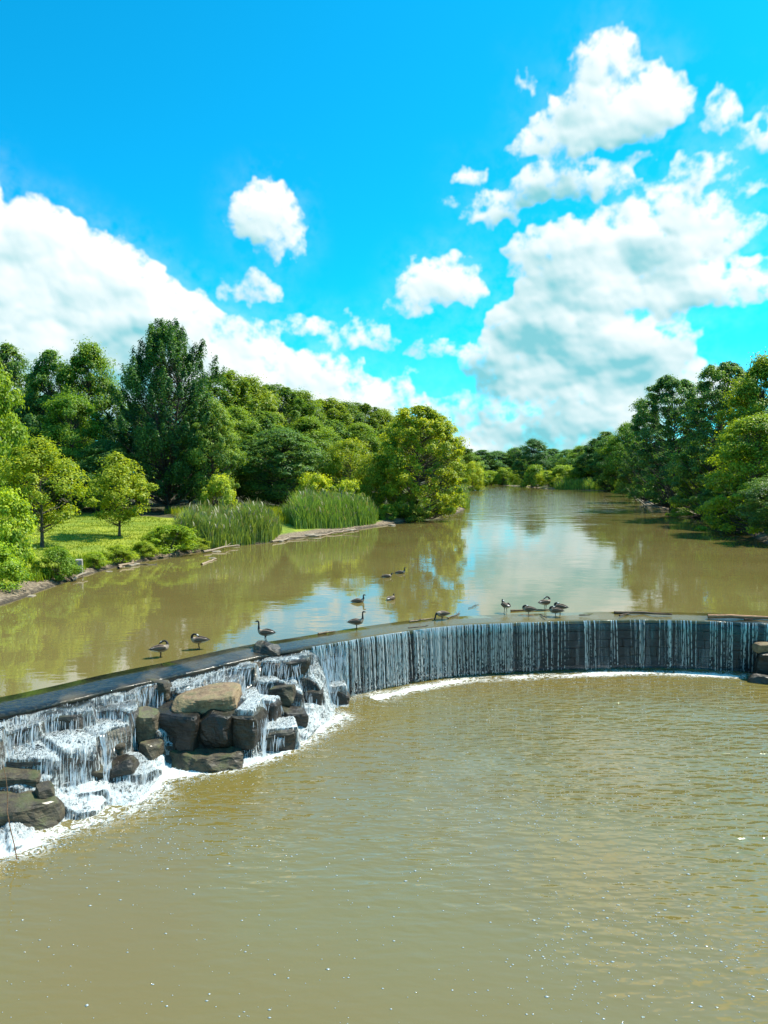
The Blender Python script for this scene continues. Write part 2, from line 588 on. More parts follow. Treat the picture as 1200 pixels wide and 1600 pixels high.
m, T, out = material('white_water')
p_ = geo_pos(T)
df = T.n('ShaderNodeBsdfDiffuse', ins={'Color': (0.72, 0.78, 0.80, 1)})
tl = T.n('ShaderNodeBsdfTranslucent', ins={'Color': (0.82, 0.90, 0.94, 1)})
gl = T.n('ShaderNodeBsdfGlossy', ins={'Color': (1, 1, 1, 1), 'Roughness': 0.12})
a_ = T.n('ShaderNodeMixShader', ins={0: 0.45, 1: df.outputs[0], 2: tl.outputs[0]})
b_ = T.n('ShaderNodeMixShader', ins={0: 0.22, 1: a_.outputs[0], 2: gl.outputs[0]})
T.t.links.new(b_.outputs[0], out.inputs[0])
M['white'] = m

# thin falling sheet: see-through between streaks of broken water
m, T, out = material('fall_sheet')
q = T.attr('flow', 'Vector')
s1 = T.noise(T.v('MULTIPLY', q, (9.0, 0.45, 1)), 1.0, 5, 0.65, 0.2)
s2 = T.noise(T.v('MULTIPLY', q, (32.0, 1.6, 1)), 1.0, 3, 0.6)
s3 = T.noise(T.v('MULTIPLY', q, (0.9, 0.10, 1)), 1.0, 3, 0.55)
s = T.m('ADD', T.m('MULTIPLY', s1, 0.65), T.m('ADD', T.m('MULTIPLY', s2, 0.35), T.m('MULTIPLY', T.m('SUBTRACT', s3, 0.5), 0.62)))
al = T.m('MULTIPLY', T.smooth(s, 0.52, 0.74), 0.30)
tp = T.n('ShaderNodeBsdfTransparent', ins={'Color': (0.90, 0.95, 0.97, 1)})
df = T.n('ShaderNodeBsdfDiffuse', ins={'Color': (0.42, 0.66, 0.82, 1)})
gl = T.n('ShaderNodeBsdfGlossy', ins={'Color': (1, 1, 1, 1), 'Roughness': 0.15, 'Normal': T.bump(s1, 0.6, 0.03)})
w_ = T.n('ShaderNodeMixShader', ins={0: 0.35, 1: df.outputs[0], 2: gl.outputs[0]})
film_ = T.n('ShaderNodeMixShader', ins={0: 0.025, 1: tp.outputs[0], 2: gl.outputs[0]})
mx = T.n('ShaderNodeMixShader', ins={0: al, 1: film_.outputs[0], 2: w_.outputs[0]})
T.t.links.new(mx.outputs[0], out.inputs[0])
M['fall'] = m

# rushing broken water over rocks: 'foam' sets how white, 'flow' runs along the stream
m, T, out = material('rapids')
q = T.attr('flow', 'Vector')
fo = T.attr('foam')
sp_ = T.smooth(T.attr('steep'), 0.55, 1.3)
w1 = T.noise(T.v('MULTIPLY', q, (3.4, 2.2, 1)), 1.0, 6, 0.66, 0.9)
w2 = T.noise(T.v('MULTIPLY', q, (9.5, 5.5, 1)), 1.0, 5, 0.66, 0.7)
w3 = T.noise(T.v('MULTIPLY', q, (24.0, 1.5, 1)), 1.0, 4, 0.6, 0.15)
l1 = T.smooth(T.m('ABSOLUTE', T.m('SUBTRACT', w1, 0.5)), 0.055, 0.0)
l2 = T.smooth(T.m('ABSOLUTE', T.m('SUBTRACT', w2, 0.5)), 0.075, 0.0)
lines = T.m('MAXIMUM', T.m('MULTIPLY', l1, 0.9), T.m('MULTIPLY', l2, 0.75))
fs = T.m('ADD', T.m('MULTIPLY', w2, 0.6), T.m('MULTIPLY', w1, 0.4))
solid = T.smooth(T.m('ADD', fs, T.m('MULTIPLY', T.m('SUBTRACT', fo, 0.5), 0.75)), 0.555, 0.74)
m_flat = T.m('MAXIMUM', solid, T.m('MULTIPLY', lines, T.smooth(fo, 0.05, 0.45)))
m_steep = T.m('MULTIPLY', T.smooth(T.m('ADD', w3, T.m('MULTIPLY', T.m('SUBTRACT', w1, 0.5), 0.8)), 0.46, 0.64), 0.8)
msk = T.m('ADD', T.m('MULTIPLY', m_flat, T.m('SUBTRACT', 1.0, sp_)), T.m('MULTIPLY', m_steep, sp_))
df = T.n('ShaderNodeBsdfDiffuse', ins={'Color': (0.68, 0.74, 0.75, 1)})
tl = T.n('ShaderNodeBsdfTranslucent', ins={'Color': (0.8, 0.88, 0.9, 1)})
wh = T.n('ShaderNodeMixShader', ins={0: 0.25, 1: df.outputs[0], 2: tl.outputs[0]})
bp = T.bump(T.m('ADD', fs, T.m('MULTIPLY', lines, 0.25)), 1.0, 0.10)
gl = T.n('ShaderNodeBsdfGlossy', ins={'Color': (1, 1, 1, 1), 'Roughness': 0.1, 'Normal': bp})
tp = T.n('ShaderNodeBsdfTransparent', ins={'Color': (0.80, 0.88, 0.90, 1)})
fr = T.n('ShaderNodeFresnel', ins={'IOR': 1.33, 'Normal': bp})
cl = T.n('ShaderNodeMixShader', ins={0: T.m('ADD', fr.outputs[0], 0.04), 1: tp.outputs[0], 2: gl.outputs[0]})
mx = T.n('ShaderNodeMixShader', ins={0: msk, 1: cl.outputs[0], 2: wh.outputs[0]})
T.t.links.new(mx.outputs[0], out.inputs[0])
M['rapids'] = m

# foam floating on the pool: lacy patches, holes between
m, T, out = material('foam')
p_ = geo_pos(T)
fo = T.attr('foam')
w1 = T.noise(p_, 2.6, 6, 0.65, 1.2)
w2 = T.noise(p_, 9.0, 5, 0.7, 0.8)
rid = T.m('ABSOLUTE', T.m('SUBTRACT', w1, 0.5))
lace = T.m('MULTIPLY', T.smooth(rid, 0.06, 0.0), T.smooth(fo, 0.08, 0.5))
msk = T.smooth(T.m('ADD', T.m('ADD', T.m('MULTIPLY', w2, 0.6), T.m('MULTIPLY', w1, 0.4)), T.m('MULTIPLY', T.m('SUBTRACT', fo, 0.5), 0.7)), 0.54, 0.72)
msk = T.m('MULTIPLY', T.m('MAXIMUM', msk, lace), T.smooth(fo, 0.0, 0.15))
df = T.n('ShaderNodeBsdfDiffuse', ins={'Color': (0.85, 0.86, 0.80, 1), 'Normal': T.bump(w2, 1.0, 0.06)})
tp = T.n('ShaderNodeBsdfTransparent')
mx = T.n('ShaderNodeMixShader', ins={0: msk, 1: tp.outputs[0], 2: df.outputs[0]})
T.t.links.new(mx.outputs[0], out.inputs[0])
M['foam'] = m

m, T, out = material('driftwood')
p_ = obj_pos(T)
n1 = T.noise(T.v('MULTIPLY', p_, (2, 18, 18)), 1.5, 5, 0.65)
oi = T.n('ShaderNodeObjectInfo')
c = T.mix(1.0, T.mix(T.smooth(n1, 0.3, 0.7), (0.14, 0.11, 0.08), (0.38, 0.31, 0.23)), oi.outputs['Color'], 'MULTIPLY')
principled(T, out, **{'Base Color': c, 'Roughness': 0.85, 'Normal': T.bump(n1, 0.7, 0.02)})
M['wood'] = m

m, T, out = material('concrete')
p_ = obj_pos(T)
n1 = T.noise(p_, 5.0, 6, 0.65)
principled(T, out, **{'Base Color': T.mix(T.smooth(n1, 0.35, 0.65), (0.20, 0.19, 0.16), (0.40, 0.38, 0.33)), 'Roughness': 0.9,
                      'Normal': T.bump(n1, 0.6, 0.03)})
M['concrete'] = m

m, T, out = material('plumage')
c = T.attr('plume', 'Vector')
p_ = obj_pos(T)
n1 = T.noise(T.v('MULTIPLY', p_, (1, 1, 2)), 28, 3, 0.6)
c = T.mix(T.smooth(n1, 0.35, 0.7, 0, 0.45), c, T.mix(1.0, c, (0.45, 0.42, 0.40), 'MULTIPLY'))
principled(T, out, **{'Base Color': c, 'Roughness': 0.7, 'Normal': T.bump(n1, 0.5, 0.01)})
M['plumage'] = m

# ------------------------------------------------------------------ plan of the place
POOL_Z = -2.4
crest_px = [(0, 1112), (100, 1090), (200, 1066), (300, 1045), (400, 1022), (480, 1008), (540, 998), (620, 985), (700, 975),
            (800, 970), (900, 967), (1000, 965), (1100, 967), (1200, 972)]
crest = [Vector((-21.0, 10.4, 0)), Vector((-16.0, 15.4, 0))] + [at(x, y, 0) for x, y in crest_px] + \
        [Vector((22.0, 31.0, 0)), Vector((30.0, 27.0, 0))]
crest = np.array([(p.x, p.y) for p in crest])


def resample(P, step):
    """smooth polyline through P at an even step"""
    P = np.asarray(P, float)
    ext = np.vstack([2 * P[0] - P[1], P, 2 * P[-1] - P[-2]])
    outp = []
    for i in range(1, len(ext) - 2):
        p0, p1, p2, p3 = ext[i - 1], ext[i], ext[i + 1], ext[i + 2]
        for t in np.linspace(0, 1, 24, endpoint=False):
            outp.append(0.5 * ((2 * p1) + (-p0 + p2) * t + (2 * p0 - 5 * p1 + 4 * p2 - p3) * t * t + (-p0 + 3 * p1 - 3 * p2 + p3) * t ** 3))
    outp.append(P[-1])
    outp = np.array(outp)
    seg = np.r_[0, np.cumsum(np.linalg.norm(np.diff(outp, axis=0), axis=1))]
    L = np.arange(0, seg[-1], step)
    return np.stack([np.interp(L, seg, outp[:, k]) for k in range(P.shape[1])], 1), L


CREST, CREST_S = resample(crest, 0.1)
_t = np.gradient(CREST, axis=0)
_t /= np.linalg.norm(_t, axis=1)[:, None]
CREST_T = _t
CREST_N = np.stack([_t[:, 1], -_t[:, 0]], 1)      # pointing downstream (towards the camera)


def crest_y(x):
    return np.interp(x, CREST[:, 0], CREST[:, 1])


LEFT = [(-22, -60), (-22, 12), (-23, 20), (-22.0, 30), (-19.9, 36.5), (-20.0, 41), (-20.0, 46), (-19.6, 52), (-18.2, 56.5), (-16.2, 62),
        (-14.6, 66.5), (-10.9, 71), (-5.8, 83), (1.4, 97), (7.0, 112), (14.6, 131), (23, 190), (33, 280), (44, 360), (54, 430), (40, 470), (-30, 505)]
RIGHT = [(-30, 530), (50, 515), (72, 480), (82, 410), (80, 345), (90, 312), (101, 290), (84, 240), (60.5, 163), (52.5, 121), (43.5, 87),
         (35.8, 64), (32, 50), (29.5, 34), (30, 20), (30, -60)]
WATER_POLY, _ = resample(np.array(LEFT + RIGHT, float), 1.0)


def poly_sdf(x, y, poly):
    """signed distance, positive on land"""
    x, y = np.asarray(x, float).ravel(), np.asarray(y, float).ravel()
    best = np.full(x.shape, 1e18)
    inside = np.zeros(x.shape, bool)
    A, B = poly, np.roll(poly, -1, 0)
    for (ax, ay), (bx, by) in zip(A, B):
        ex, ey = bx - ax, by - ay
        L2 = ex * ex + ey * ey + 1e-12
        t = np.clip(((x - ax) * ex + (y - ay) * ey) / L2, 0, 1)
        dd = (x - ax - t * ex) ** 2 + (y - ay - t * ey) ** 2
        best = np.minimum(best, dd)
        if ay != by:
            c = (ay > y) != (by > y)
            inside ^= c & (x < (bx - ax) * (y - ay) / (by - ay) + ax)
    d = np.sqrt(best)
    return np.where(inside, -d, d)


COARSE, _ = resample(np.array(LEFT + RIGHT, float), 3.0)


def ground_h(x, y, d=None):
    x, y = np.asarray(x, float), np.asarray(y, float)
    if d is None:
        d = poly_sdf(x, y, COARSE).reshape(x.shape)
    w = vnoise(x * 0.5, y * 0.5, 3) - 0.5
    h = np.interp(d, [-6, -2, -0.4, 0, 0.6, 1.6, 5, 18, 60, 200], [-1.6, -1.3, -0.35, -0.04, 0.22, 0.45, 0.8, 1.3, 2.4, 6.0])
    h = h + np.where(d > 0.3, w * np.clip(d * 0.08, 0, 0.35), w * 0.08)
    lev = np.where(y < 60, sstep(y - crest_y(x), 0.3, 3.0), 1.0)
    return h + POOL_Z * (1 - lev) * (1 - sstep(d, 2, 14))


def gz(x, y):
    return float(ground_h(np.array([x]), np.array([y]))[0])


# ------------------------------------------------------------------ ground
gx = np.r_[np.arange(-520, -120, 20), np.arange(-120, -45, 3), np.arange(-45, 20, 0.7), np.arange(20, 66, 1.2), np.arange(66, 130, 3), np.arange(130, 540, 20)]
gy = np.r_[np.arange(-60, 30, 3), np.arange(30, 104, 0.7), np.arange(104, 180, 1.8), np.arange(180, 560, 6), np.arange(560, 1100, 30)]
GX, GY = np.meshgrid(gx, gy)
GD = poly_sdf(GX, GY, WATER_POLY).reshape(GX.shape)
GZ = ground_h(GX, GY, GD)
nx, ny = len(gx), len(gy)
ii = np.arange(nx * ny).reshape(ny, nx)
quads = np.stack([ii[:-1, :-1], ii[:-1, 1:], ii[1:, 1:], ii[1:, :-1]], -1).reshape(-1, 4)
wood_a = np.where(GX < 20, sstep(GY + 0.25 * GX, 78, 88) * sstep(GD, 4, 8) * np.where((GX > -24) & (GY < 112), 0.0, 1.0), sstep(GD, 1.5, 4))
gm = np_mesh('ground', np.stack([GX, GY, GZ], -1).reshape(-1, 3), quads, M['ground'],
             {'shore': GD.ravel(), 'wood': wood_a.ravel()}, True)
tag(mobj('ground', gm), 'grassy river banks with a strip of bare mud', None, None, 'structure')

# ------------------------------------------------------------------ river above the dam, pool below it
CAP_W = 1.4
up_edge = CREST - CREST_N * (CAP_W - 0.05)
n = len(up_edge)
ks = np.r_[0, 0.4, 1.0, 2, 4, 8, 16, 30, 60, 120, 240, 520]
rows = [np.c_[up_edge[:, 0] + k * 0.35 * np.sign(up_edge[:, 0]) * 0, up_edge[:, 1] + k, np.zeros(n)] for k in ks]
rows = [np.where(np.arange(3) == 0, r * 1.0, r) for r in rows]
for q, (k, r) in enumerate(zip(ks, rows)):
    r[:, 0] = r[:, 0] + (r[:, 0] - 4) * k * 0.02
    r[:, 1] = r[:, 1] * (1 - sstep(k, 20, 240)) + (32 + k) * sstep(k, 20, 240)
v = np.concatenate(rows)
ii = np.arange(n * len(ks)).reshape(len(ks), n)
quads = np.stack([ii[:-1, :-1], ii[:-1, 1:], ii[1:, 1:], ii[1:, :-1]], -1).reshape(-1, 4)
tag(mobj('river', np_mesh('river', v, quads, M['river'], None, True)), 'calm muddy river above the dam', None, None, 'structure')

low_edge = CREST - CREST_N * 0.4
ks = np.linspace(0, 1, 14)
rows = [np.c_[low_edge[:, 0] * (1 + 0.3 * k), low_edge[:, 1] * (1 - k) + (-60) * k, np.full(n, POOL_Z)] for k in ks]
v = np.concatenate(rows)
ii = np.arange(n * len(ks)).reshape(len(ks), n)
quads = np.stack([ii[1:, :-1], ii[1:, 1:], ii[:-1, 1:], ii[:-1, :-1]], -1).reshape(-1, 4)
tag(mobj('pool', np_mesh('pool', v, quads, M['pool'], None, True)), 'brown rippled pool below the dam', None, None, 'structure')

# ------------------------------------------------------------------ dam
rng = np.random.RandomState(3)
dam = empty('dam', (float(CREST[n // 2, 0]), float(CREST[n // 2, 1]), POOL_Z))
tag(dam, 'curved stone overflow dam with a flat concrete crest crossing the river', 'dam')
D0 = Vector(dam.location)


def strip(rows_):
    """rows_: list of (n,3) rows -> verts, quads"""
    nn = len(rows_[0])
    v_ = np.concatenate(rows_)
    i_ = np.arange(nn * len(rows_)).reshape(len(rows_), nn)
    return v_, np.stack([i_[:-1, :-1], i_[:-1, 1:], i_[1:, 1:], i_[1:, :-1]], -1).reshape(-1, 4)


def crest_row(off, z):
    return np.c_[CREST + CREST_N * off, np.broadcast_to(z, (n,))]


lipw = (fbm(CREST_S * 0.8, CREST_S * 0, 4, 2) - 0.5) * 0.16 + (fbm(CREST_S * 4, CREST_S * 0, 2, 7) - 0.5) * 0.05
v, q = strip([crest_row(-CAP_W, -0.25), crest_row(-CAP_W, 0.014), crest_row(-CAP_W * 0.6, -0.02), crest_row(-0.25, -0.075),
              np.c_[CREST + CREST_N * (lipw[:, None] + 0.02), np.full(n, -0.10)], np.c_[CREST + CREST_N * (lipw[:, None] + 0.05), np.full(n, -0.13)],
              np.c_[CREST + CREST_N * (lipw[:, None] + 0.03), np.full(n, -0.24)], crest_row(-0.2, -0.26)])
CAPX = np.tile(CREST[:, 0], 8)
film = 0.5 + 1.9 * (fbm(v[:, 0] * 0.8, v[:, 1] * 0.8, 4, 4) - 0.5) + 0.22 - 0.5 * sstep(CAPX, -8.2, -7.0) * (1 - sstep(CAPX, -5.6, -4.4))
film += np.where((CAPX > 15.2), -0.25, 0)
capo = mobj('crest_cap', np_mesh('crest_cap', v - np.array(D0), q, M['cap'], {'film': film, 'drowned': sstep(CAPX, -6.0, 1.5) * (1 - 0.8 * sstep(CAPX, 14.5, 16))}, True), dam)
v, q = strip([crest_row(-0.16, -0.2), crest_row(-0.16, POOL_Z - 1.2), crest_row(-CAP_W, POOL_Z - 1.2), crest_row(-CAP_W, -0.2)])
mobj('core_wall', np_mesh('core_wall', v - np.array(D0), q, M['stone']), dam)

# stone courses of the face, each block a piece of its own
blk_meshes = []
for k in range(5):
    bm = bmesh.new()
    bmesh.ops.create_cube(bm, size=1.0)
    bmesh.ops.bevel(bm, geom=bm.edges[:], offset=0.05, segments=1, affect='EDGES')
    for vv in bm.verts:
        vv.co += Vector(mnoise.noise_vector(vv.co * 2.3 + Vector((k * 7, 0, 0)))) * 0.05
    me = bpy.data.meshes.new('stone_block')
    bm.to_mesh(me)
    bm.free()
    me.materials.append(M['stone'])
    blk_meshes.append(me)
i_from = int(np.argmin(np.abs(CREST[:, 0] + 4.0)))
i_to = len(CREST) - 8
zc = -0.26
nblk = 0
for c_ in range(6):
    hgt = [0.34, 0.42, 0.38, 0.45, 0.40, 0.5][c_]
    i = i_from - rng.randint(0, 6)
    while i < i_to:
        w = rng.uniform(0.7, 1.35)
        j = min(i + int(round(w / 0.1)), len(CREST) - 1)
        mid = (CREST[i] + CREST[j]) / 2
        nn_ = CREST_N[(i + j) // 2]
        tt = CREST_T[(i + j) // 2]
        o = mobj('stone_block', blk_meshes[rng.randint(5)], dam)
        jut = rng.uniform(-0.035, 0.035)
        pz = zc - hgt / 2
        o.location = Vector((mid[0] + nn_[0] * (-0.16 + jut), mid[1] + nn_[1] * (-0.16 + jut), pz)) - D0
        o.rotation_euler = (0, 0, math.atan2(tt[1], tt[0]))
        o.scale = (float(np.linalg.norm(CREST[j] - CREST[i])) - 0.025, 0.34, hgt - 0.02)
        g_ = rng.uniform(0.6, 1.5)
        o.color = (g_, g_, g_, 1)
        nblk += 1
        i = j
    zc -= hgt

# ------------------------------------------------------------------ falls over the dam face
fs0 = int(np.argmin(np.abs(CREST[:, 0] - at(484, 1008, 0).x)))
fs1 = len(CREST) - 8
S_ = CREST_S[fs0:fs1]
sheet_rows, sheet_flow = [], []
for zz in np.linspace(0, 1, 12):
    fall = zz * (-POOL_Z - 0.02)
    off = 0.05 + 0.13 * math.sqrt(fall) + 0.06 * (fbm(S_ * 1.7, S_ * 0 + zz, 3, 6) - 0.5)
    sheet_rows.append(np.c_[CREST[fs0:fs1] + CREST_N[fs0:fs1] * (lipw[fs0:fs1] + off)[:, None], np.full(len(S_), -0.085 - fall * 0.965)])
    sheet_flow.append(np.c_[S_, np.full(len(S_), fall), np.zeros(len(S_))])
v, q = strip(sheet_rows)
sh = mobj('waterfall_sheet', np_mesh('waterfall_sheet', v, q, M['fall'], {'flow': np.concatenate(sheet_flow)}, True))
tag(sh, 'thin blue veil of water falling down the dark dam face', 'waterfall', None, 'stuff')


def ribbons(P, side, width, attr=None):
    """P (N,K,3) centre lines, side (N,3) or (N,K,3) sideways unit, width (N,K) -> verts, quads"""
    N, K, _ = P.shape
    if side.ndim == 2:
        side = np.repeat(side[:, None, :], K, 1)
    a = P - side * width[:, :, None] / 2
    b = P + side * width[:, :, None] / 2
    v_ = np.stack([a, b], 2).reshape(-1, 3)
    base_ = (np.arange(N) * K * 2)[:, None] + np.arange(K - 1)[None, :] * 2
    q_ = np.stack([base_, base_ + 1, base_ + 3, base_ + 2], -1).reshape(-1, 4)
    return v_, q_


# strands: streams that thin out and break into drops on the way down
dens = fbm(S_ * 0.55, S_ * 0, 3, 9) * 0.7 + fbm(S_ * 2.6, S_ * 0, 2, 12) * 0.6
dens = np.clip((dens - 0.42) * 2.4, 0.05, 1) ** 1.25 * (0.5 + 0.9 * (1 - sstep(CREST[fs0:fs1, 0], 1.0, 9.0)))
prob = dens / dens.sum()
NS = 820
idx = fs0 + rng.choice(len(S_), NS, p=prob)
jit = rng.uniform(-0.05, 0.05, NS)
segs_P, segs_W, segs_side = [], [], []
for i_, j_ in zip(idx, jit):
    big = rng.rand() ** 2.4
    w0 = 0.008 + 0.050 * big
    throw = rng.uniform(0.08, 0.22)
    wob = rng.uniform(-0.03, 0.03)
    z0 = 0.0
    contin = rng.uniform(0.4, 2.2) if big < 0.3 else rng.uniform(1.0, 2.6)
    while z0 < 2.34:
        ln = rng.uniform(0.25, 0.7) if z0 < contin else rng.uniform(0.03, 0.16)
        z1 = min(z0 + ln, 2.38)
        zz = np.linspace(z0, z1, 5)
        off = lipw[i_] + 0.055 + throw * np.sqrt(zz) * 0.8
        xy = CREST[i_] + CREST_T[i_] * (j_ + wob * zz[:, None] + 0.006 * np.sin(zz * 9 + i_)[:, None]) + CREST_N[i_] * off[:, None]
        segs_P.append(np.c_[xy, -0.085 - zz * 0.965])
        ww = w0 * (1 if z0 < contin else rng.uniform(0.5, 1.3)) * np.array([0.3, 0.9, 1, 0.9, 0.3])
        if z0 == 0:
            ww[0] = w0 * 1.4
        segs_W.append(ww)
        segs_side.append([CREST_T[i_][0], CREST_T[i_][1], 0])
        z0 = z1 + (rng.uniform(0.0, 0.04) if z0 < contin else rng.uniform(0.02, 0.28))
v, q = ribbons(np.array(segs_P), np.array(segs_side), np.array(segs_W))
v2, q2 = ribbons(np.array(segs_P), np.array([[-s[1], s[0], 0] for s in segs_side]), np.array(segs_W) * 0.7)
st = mobj('waterfall_strands', np_mesh('waterfall_strands', np.vstack([v, v2]), np.vstack([q, q2 + len(v)]), M['white']))
tag(st, 'white strings of water dripping over the curved dam crest', 'waterfall', None, 'stuff')

# ------------------------------------------------------------------ rocks of the cascade
def rock_mesh(name, w, d, h, seed, mat, sharp=8.0, cuts=9, rough=0.05, chops=7):
    """an angular block w x d x h resting on z = 0, centred in plan"""
    r_ = random.Random(seed)
    bm = bmesh.new()
    bmesh.ops.create_cube(bm, size=2.0)
    bmesh.ops.subdivide_edges(bm, edges=bm.edges[:], cuts=cuts, use_grid_fill=True)
    planes = []
    for k in range(chops):
        nrm = Vector((r_.uniform(-1, 1), r_.uniform(-1, 1), r_.uniform(-0.7, 0.9))).normalized()
        planes.append((nrm, r_.uniform(0.96, 1.28)))
    planes.append((Vector((r_.uniform(-0.18, 0.18), r_.uniform(-0.18, 0.18), 1)).normalized(), r_.uniform(0.86, 0.95)))
    off = Vector((seed * 3.1, seed * 1.7, seed * 0.3))
    for v_ in bm.verts:
        c = v_.co
        l_ = (abs(c.x) ** sharp + abs(c.y) ** sharp + abs(c.z) ** sharp) ** (1 / sharp)
        c = c / l_
        for nrm, dd in planes:
            e = c.dot(nrm) - dd
            if e > 0:
                c = c - nrm * e
        p = Vector((c.x * w, c.y * d, c.z * h)) * 0.5
        nv = mnoise.noise_vector(p * 1.1 + off) * rough * 2.2 + mnoise.noise_vector(p * 3.2 + off) * rough + mnoise.noise_vector(p * 9 + off) * rough * 0.4
        nv.z *= 0.6
        v_.co = p + nv
    for v_ in bm.verts:
        v_.co.z += h / 2
    me = bpy.data.meshes.new(name)
    bm.to_mesh(me)
    bm.free()
    me.materials.append(M[mat])
    return me


ROCKS = []     # (x, y, w, d, yaw, z_base, z_top, dry)


def rock(x0, x1, ybot, zb, h, depth, label, seed, mat='rock_wet', yaw=0.0, tilt=(0, 0), dry=1, name='boulder', sharp=8.0, rough=0.05, tone=1.0, chops=7):
    xc = (x0 + x1) / 2
    p = at(xc, ybot, zb)
    w = (x1 - x0) / F_PX * p.y * 1.06
    me = rock_mesh(name, w, depth, h + 0.25, seed, mat, sharp, 9, rough, chops)
    o = mobj(name, me)
    o.location = (p.x * (1 + depth * 0.5 / p.y), p.y + depth * 0.5, zb - 0.25)
    o.rotation_euler = (R(tilt[0]), R(tilt[1]), R(yaw))
    o.color = (tone, tone, tone, 1)
    tag(o, label, 'rock', 'rocks of the cascade')
    ROCKS.append((o.location.x, o.location.y, w, depth, R(yaw), zb, zb + h, dry))
    return o


rock(275, 372, 1106, -0.72, 0.34, 1.7, 'flat tan slab with a sunlit front edge on top of the rock pile', 1, 'rock_tan', 8, (3, -3), name='rock_slab', rough=0.05, tone=1.15)
rock(247, 322, 1166, -1.80, 1.04, 1.5, 'tall dark block under the left end of the tan slab', 2, 'rock_wet', -12, (0, 2), rough=0.05, tone=0.5, chops=3)  # tone lowered to put the deep shadow here into the colour
rock(318, 374, 1164, -1.80, 1.04, 1.6, 'tall dark block under the right end of the tan slab', 3, 'rock_wet', -10, (2, 2), rough=0.05, tone=0.55, chops=3)  # deep shadow put into the colour by the lowered tone
rock(366, 408, 1160, -1.80, 0.98, 1.5, 'block with water pouring over it right of the two tall dark blocks', 33, 'rock_wet', -6, (3, 3), 0, rough=0.05, chops=4)
rock(58, 100, 1186, -1.75, 0.50, 0.7, 'angular dark stone in the middle of the left cascade', 34, 'rock_wet', 26, (6, -8), rough=0.06)
rock(0, 38, 1176, -1.50, 0.55, 0.7, 'dark stone in the cascade at the very left edge', 35, 'rock_wet', 14, (4, 6), rough=0.06)
rock(118, 156, 1228, -2.10, 0.45, 0.7, 'small tilted stone in the foam below the mossy boulder', 36, 'rock_mid', 34, (10, 12), rough=0.06)
rock(176, 220, 1214, -2.05, 0.46, 0.8, 'dark stone left of the low wet stone', 37, 'rock_wet', 10, (5, -10), rough=0.06)
rock(222, 252, 1186, -1.95, 0.52, 0.6, 'narrow brown stone in front of the tan faced block', 38, 'rock_mid', -14, (6, 4), rough=0.05, tone=1.2)
rock(436, 474, 1134, -2.05, 0.50, 0.7, 'dark stone standing in the white chute', 39, 'rock_wet', 22, (6, 8), rough=0.06)
rock(428, 462, 1092, -1.25, 0.42, 0.6, 'small brown stone high in the white chute', 40, 'rock_mid', -16, (6, -6), rough=0.05)
rock(150, 182, 1108, -0.75, 0.36, 0.5, 'small brown stone just under the crest near the left cascade', 41, 'rock_mid', 20, (5, 6), rough=0.05)
rock(208, 250, 1153, -1.45, 0.80, 0.9, 'squarish block with a tan face left of the tall dark blocks', 4, 'rock_mid', 28, (4, 0), rough=0.04, tone=1.6)
rock(162, 212, 1154, -1.40, 0.86, 0.9, 'smooth black boulder left of the tan faced block', 5, 'rock_wet', 12, (-3, 4), rough=0.05, tone=0.6)
rock(136, 192, 1188, -1.75, 0.60, 0.9, 'small mossy boulder below the smooth black boulder', 6, 'rock_mid', 30, (6, 8), sharp=4, rough=0.07)
rock(256, 377, 1210, -2.50, 0.58, 1.2, 'long mossy boulder with ridged top at the pool edge', 7, 'rock_mid', -3, (8, 2), sharp=4.5, rough=0.10, chops=10, tone=1.1)
rock(366, 468, 1180, -2.50, 0.78, 1.3, 'broad dark slab with water running over it beside the mossy boulder', 8, 'rock_wet', 14, (5, -4), 0, rough=0.05)
rock(487, 543, 1106, -2.48, 0.80, 1.0, 'wet black boulder against the dam under the last fall', 9, 'rock_wet', 10, (4, 6), 0, sharp=5, rough=0.07)
rock(396, 434, 1026, -0.22, 0.46, 0.7, 'small dark crest stone carrying the alert goose', 10, 'rock_wet', 15, (8, 5), sharp=5, rough=0.07)
rock(214, 268, 1084, -0.55, 0.46, 0.7, 'cracked brown block set in the crest left of the tan slab', 11, 'rock_mid', -14, (2, 0), rough=0.05)
rock(20, 80, 1142, -0.85, 0.58, 0.9, 'black block in the falls near the left edge', 12, 'rock_wet', 18, (4, 3), 0, rough=0.05)
rock(76, 148, 1150, -0.95, 0.62, 1.0, 'wide ledge rock under a curtain of falling water', 13, 'rock_wet', 22, (3, 0), 0, rough=0.05)
rock(-40, 62, 1246, -1.85, 0.62, 1.3, 'grooved grey slab at the left edge above the big boulder', 14, 'rock_mid', 12, (4, 3), rough=0.05, tone=1.1)
rock(-60, 96, 1318, -2.60, 0.92, 1.4, 'big rounded boulder at the left edge of the pool', 15, 'rock_mid', 14, (6, 4), sharp=4, rough=0.08)
rock(54, 78, 1252, -1.9, 0.36, 0.5, 'little wedge of stone between the two rocks at the left edge', 16, 'rock_mid', 30, (5, 8), rough=0.04)
rock(384, 412, 1058, -0.75, 0.52, 0.6, 'small greenish block below the alert goose', 17, 'rock_mid', 20, (4, 4), rough=0.05)
rock(414, 482, 1056, -0.80, 0.55, 1.0, 'ledge stone with trickles right of the greenish block', 18, 'rock_wet', 18, (3, -3), 0, rough=0.05)
rock(474, 502, 1102, -1.9, 0.55, 0.7, 'narrow dark stone between the white chute and the last fall', 19, 'rock_wet', 8, (3, 5), rough=0.05, tone=0.7)
rock(392, 436, 1120, -1.55, 0.5, 0.8, 'dark stone inside the white chute behind the broad slab', 20, 'rock_wet', -12, (4, 3), 0, rough=0.05)
rock(212, 262, 1205, -2.35, 0.42, 0.8, 'low wet stone left of the long mossy boulder', 21, 'rock_wet', 30, (3, 8), 0, rough=0.06)
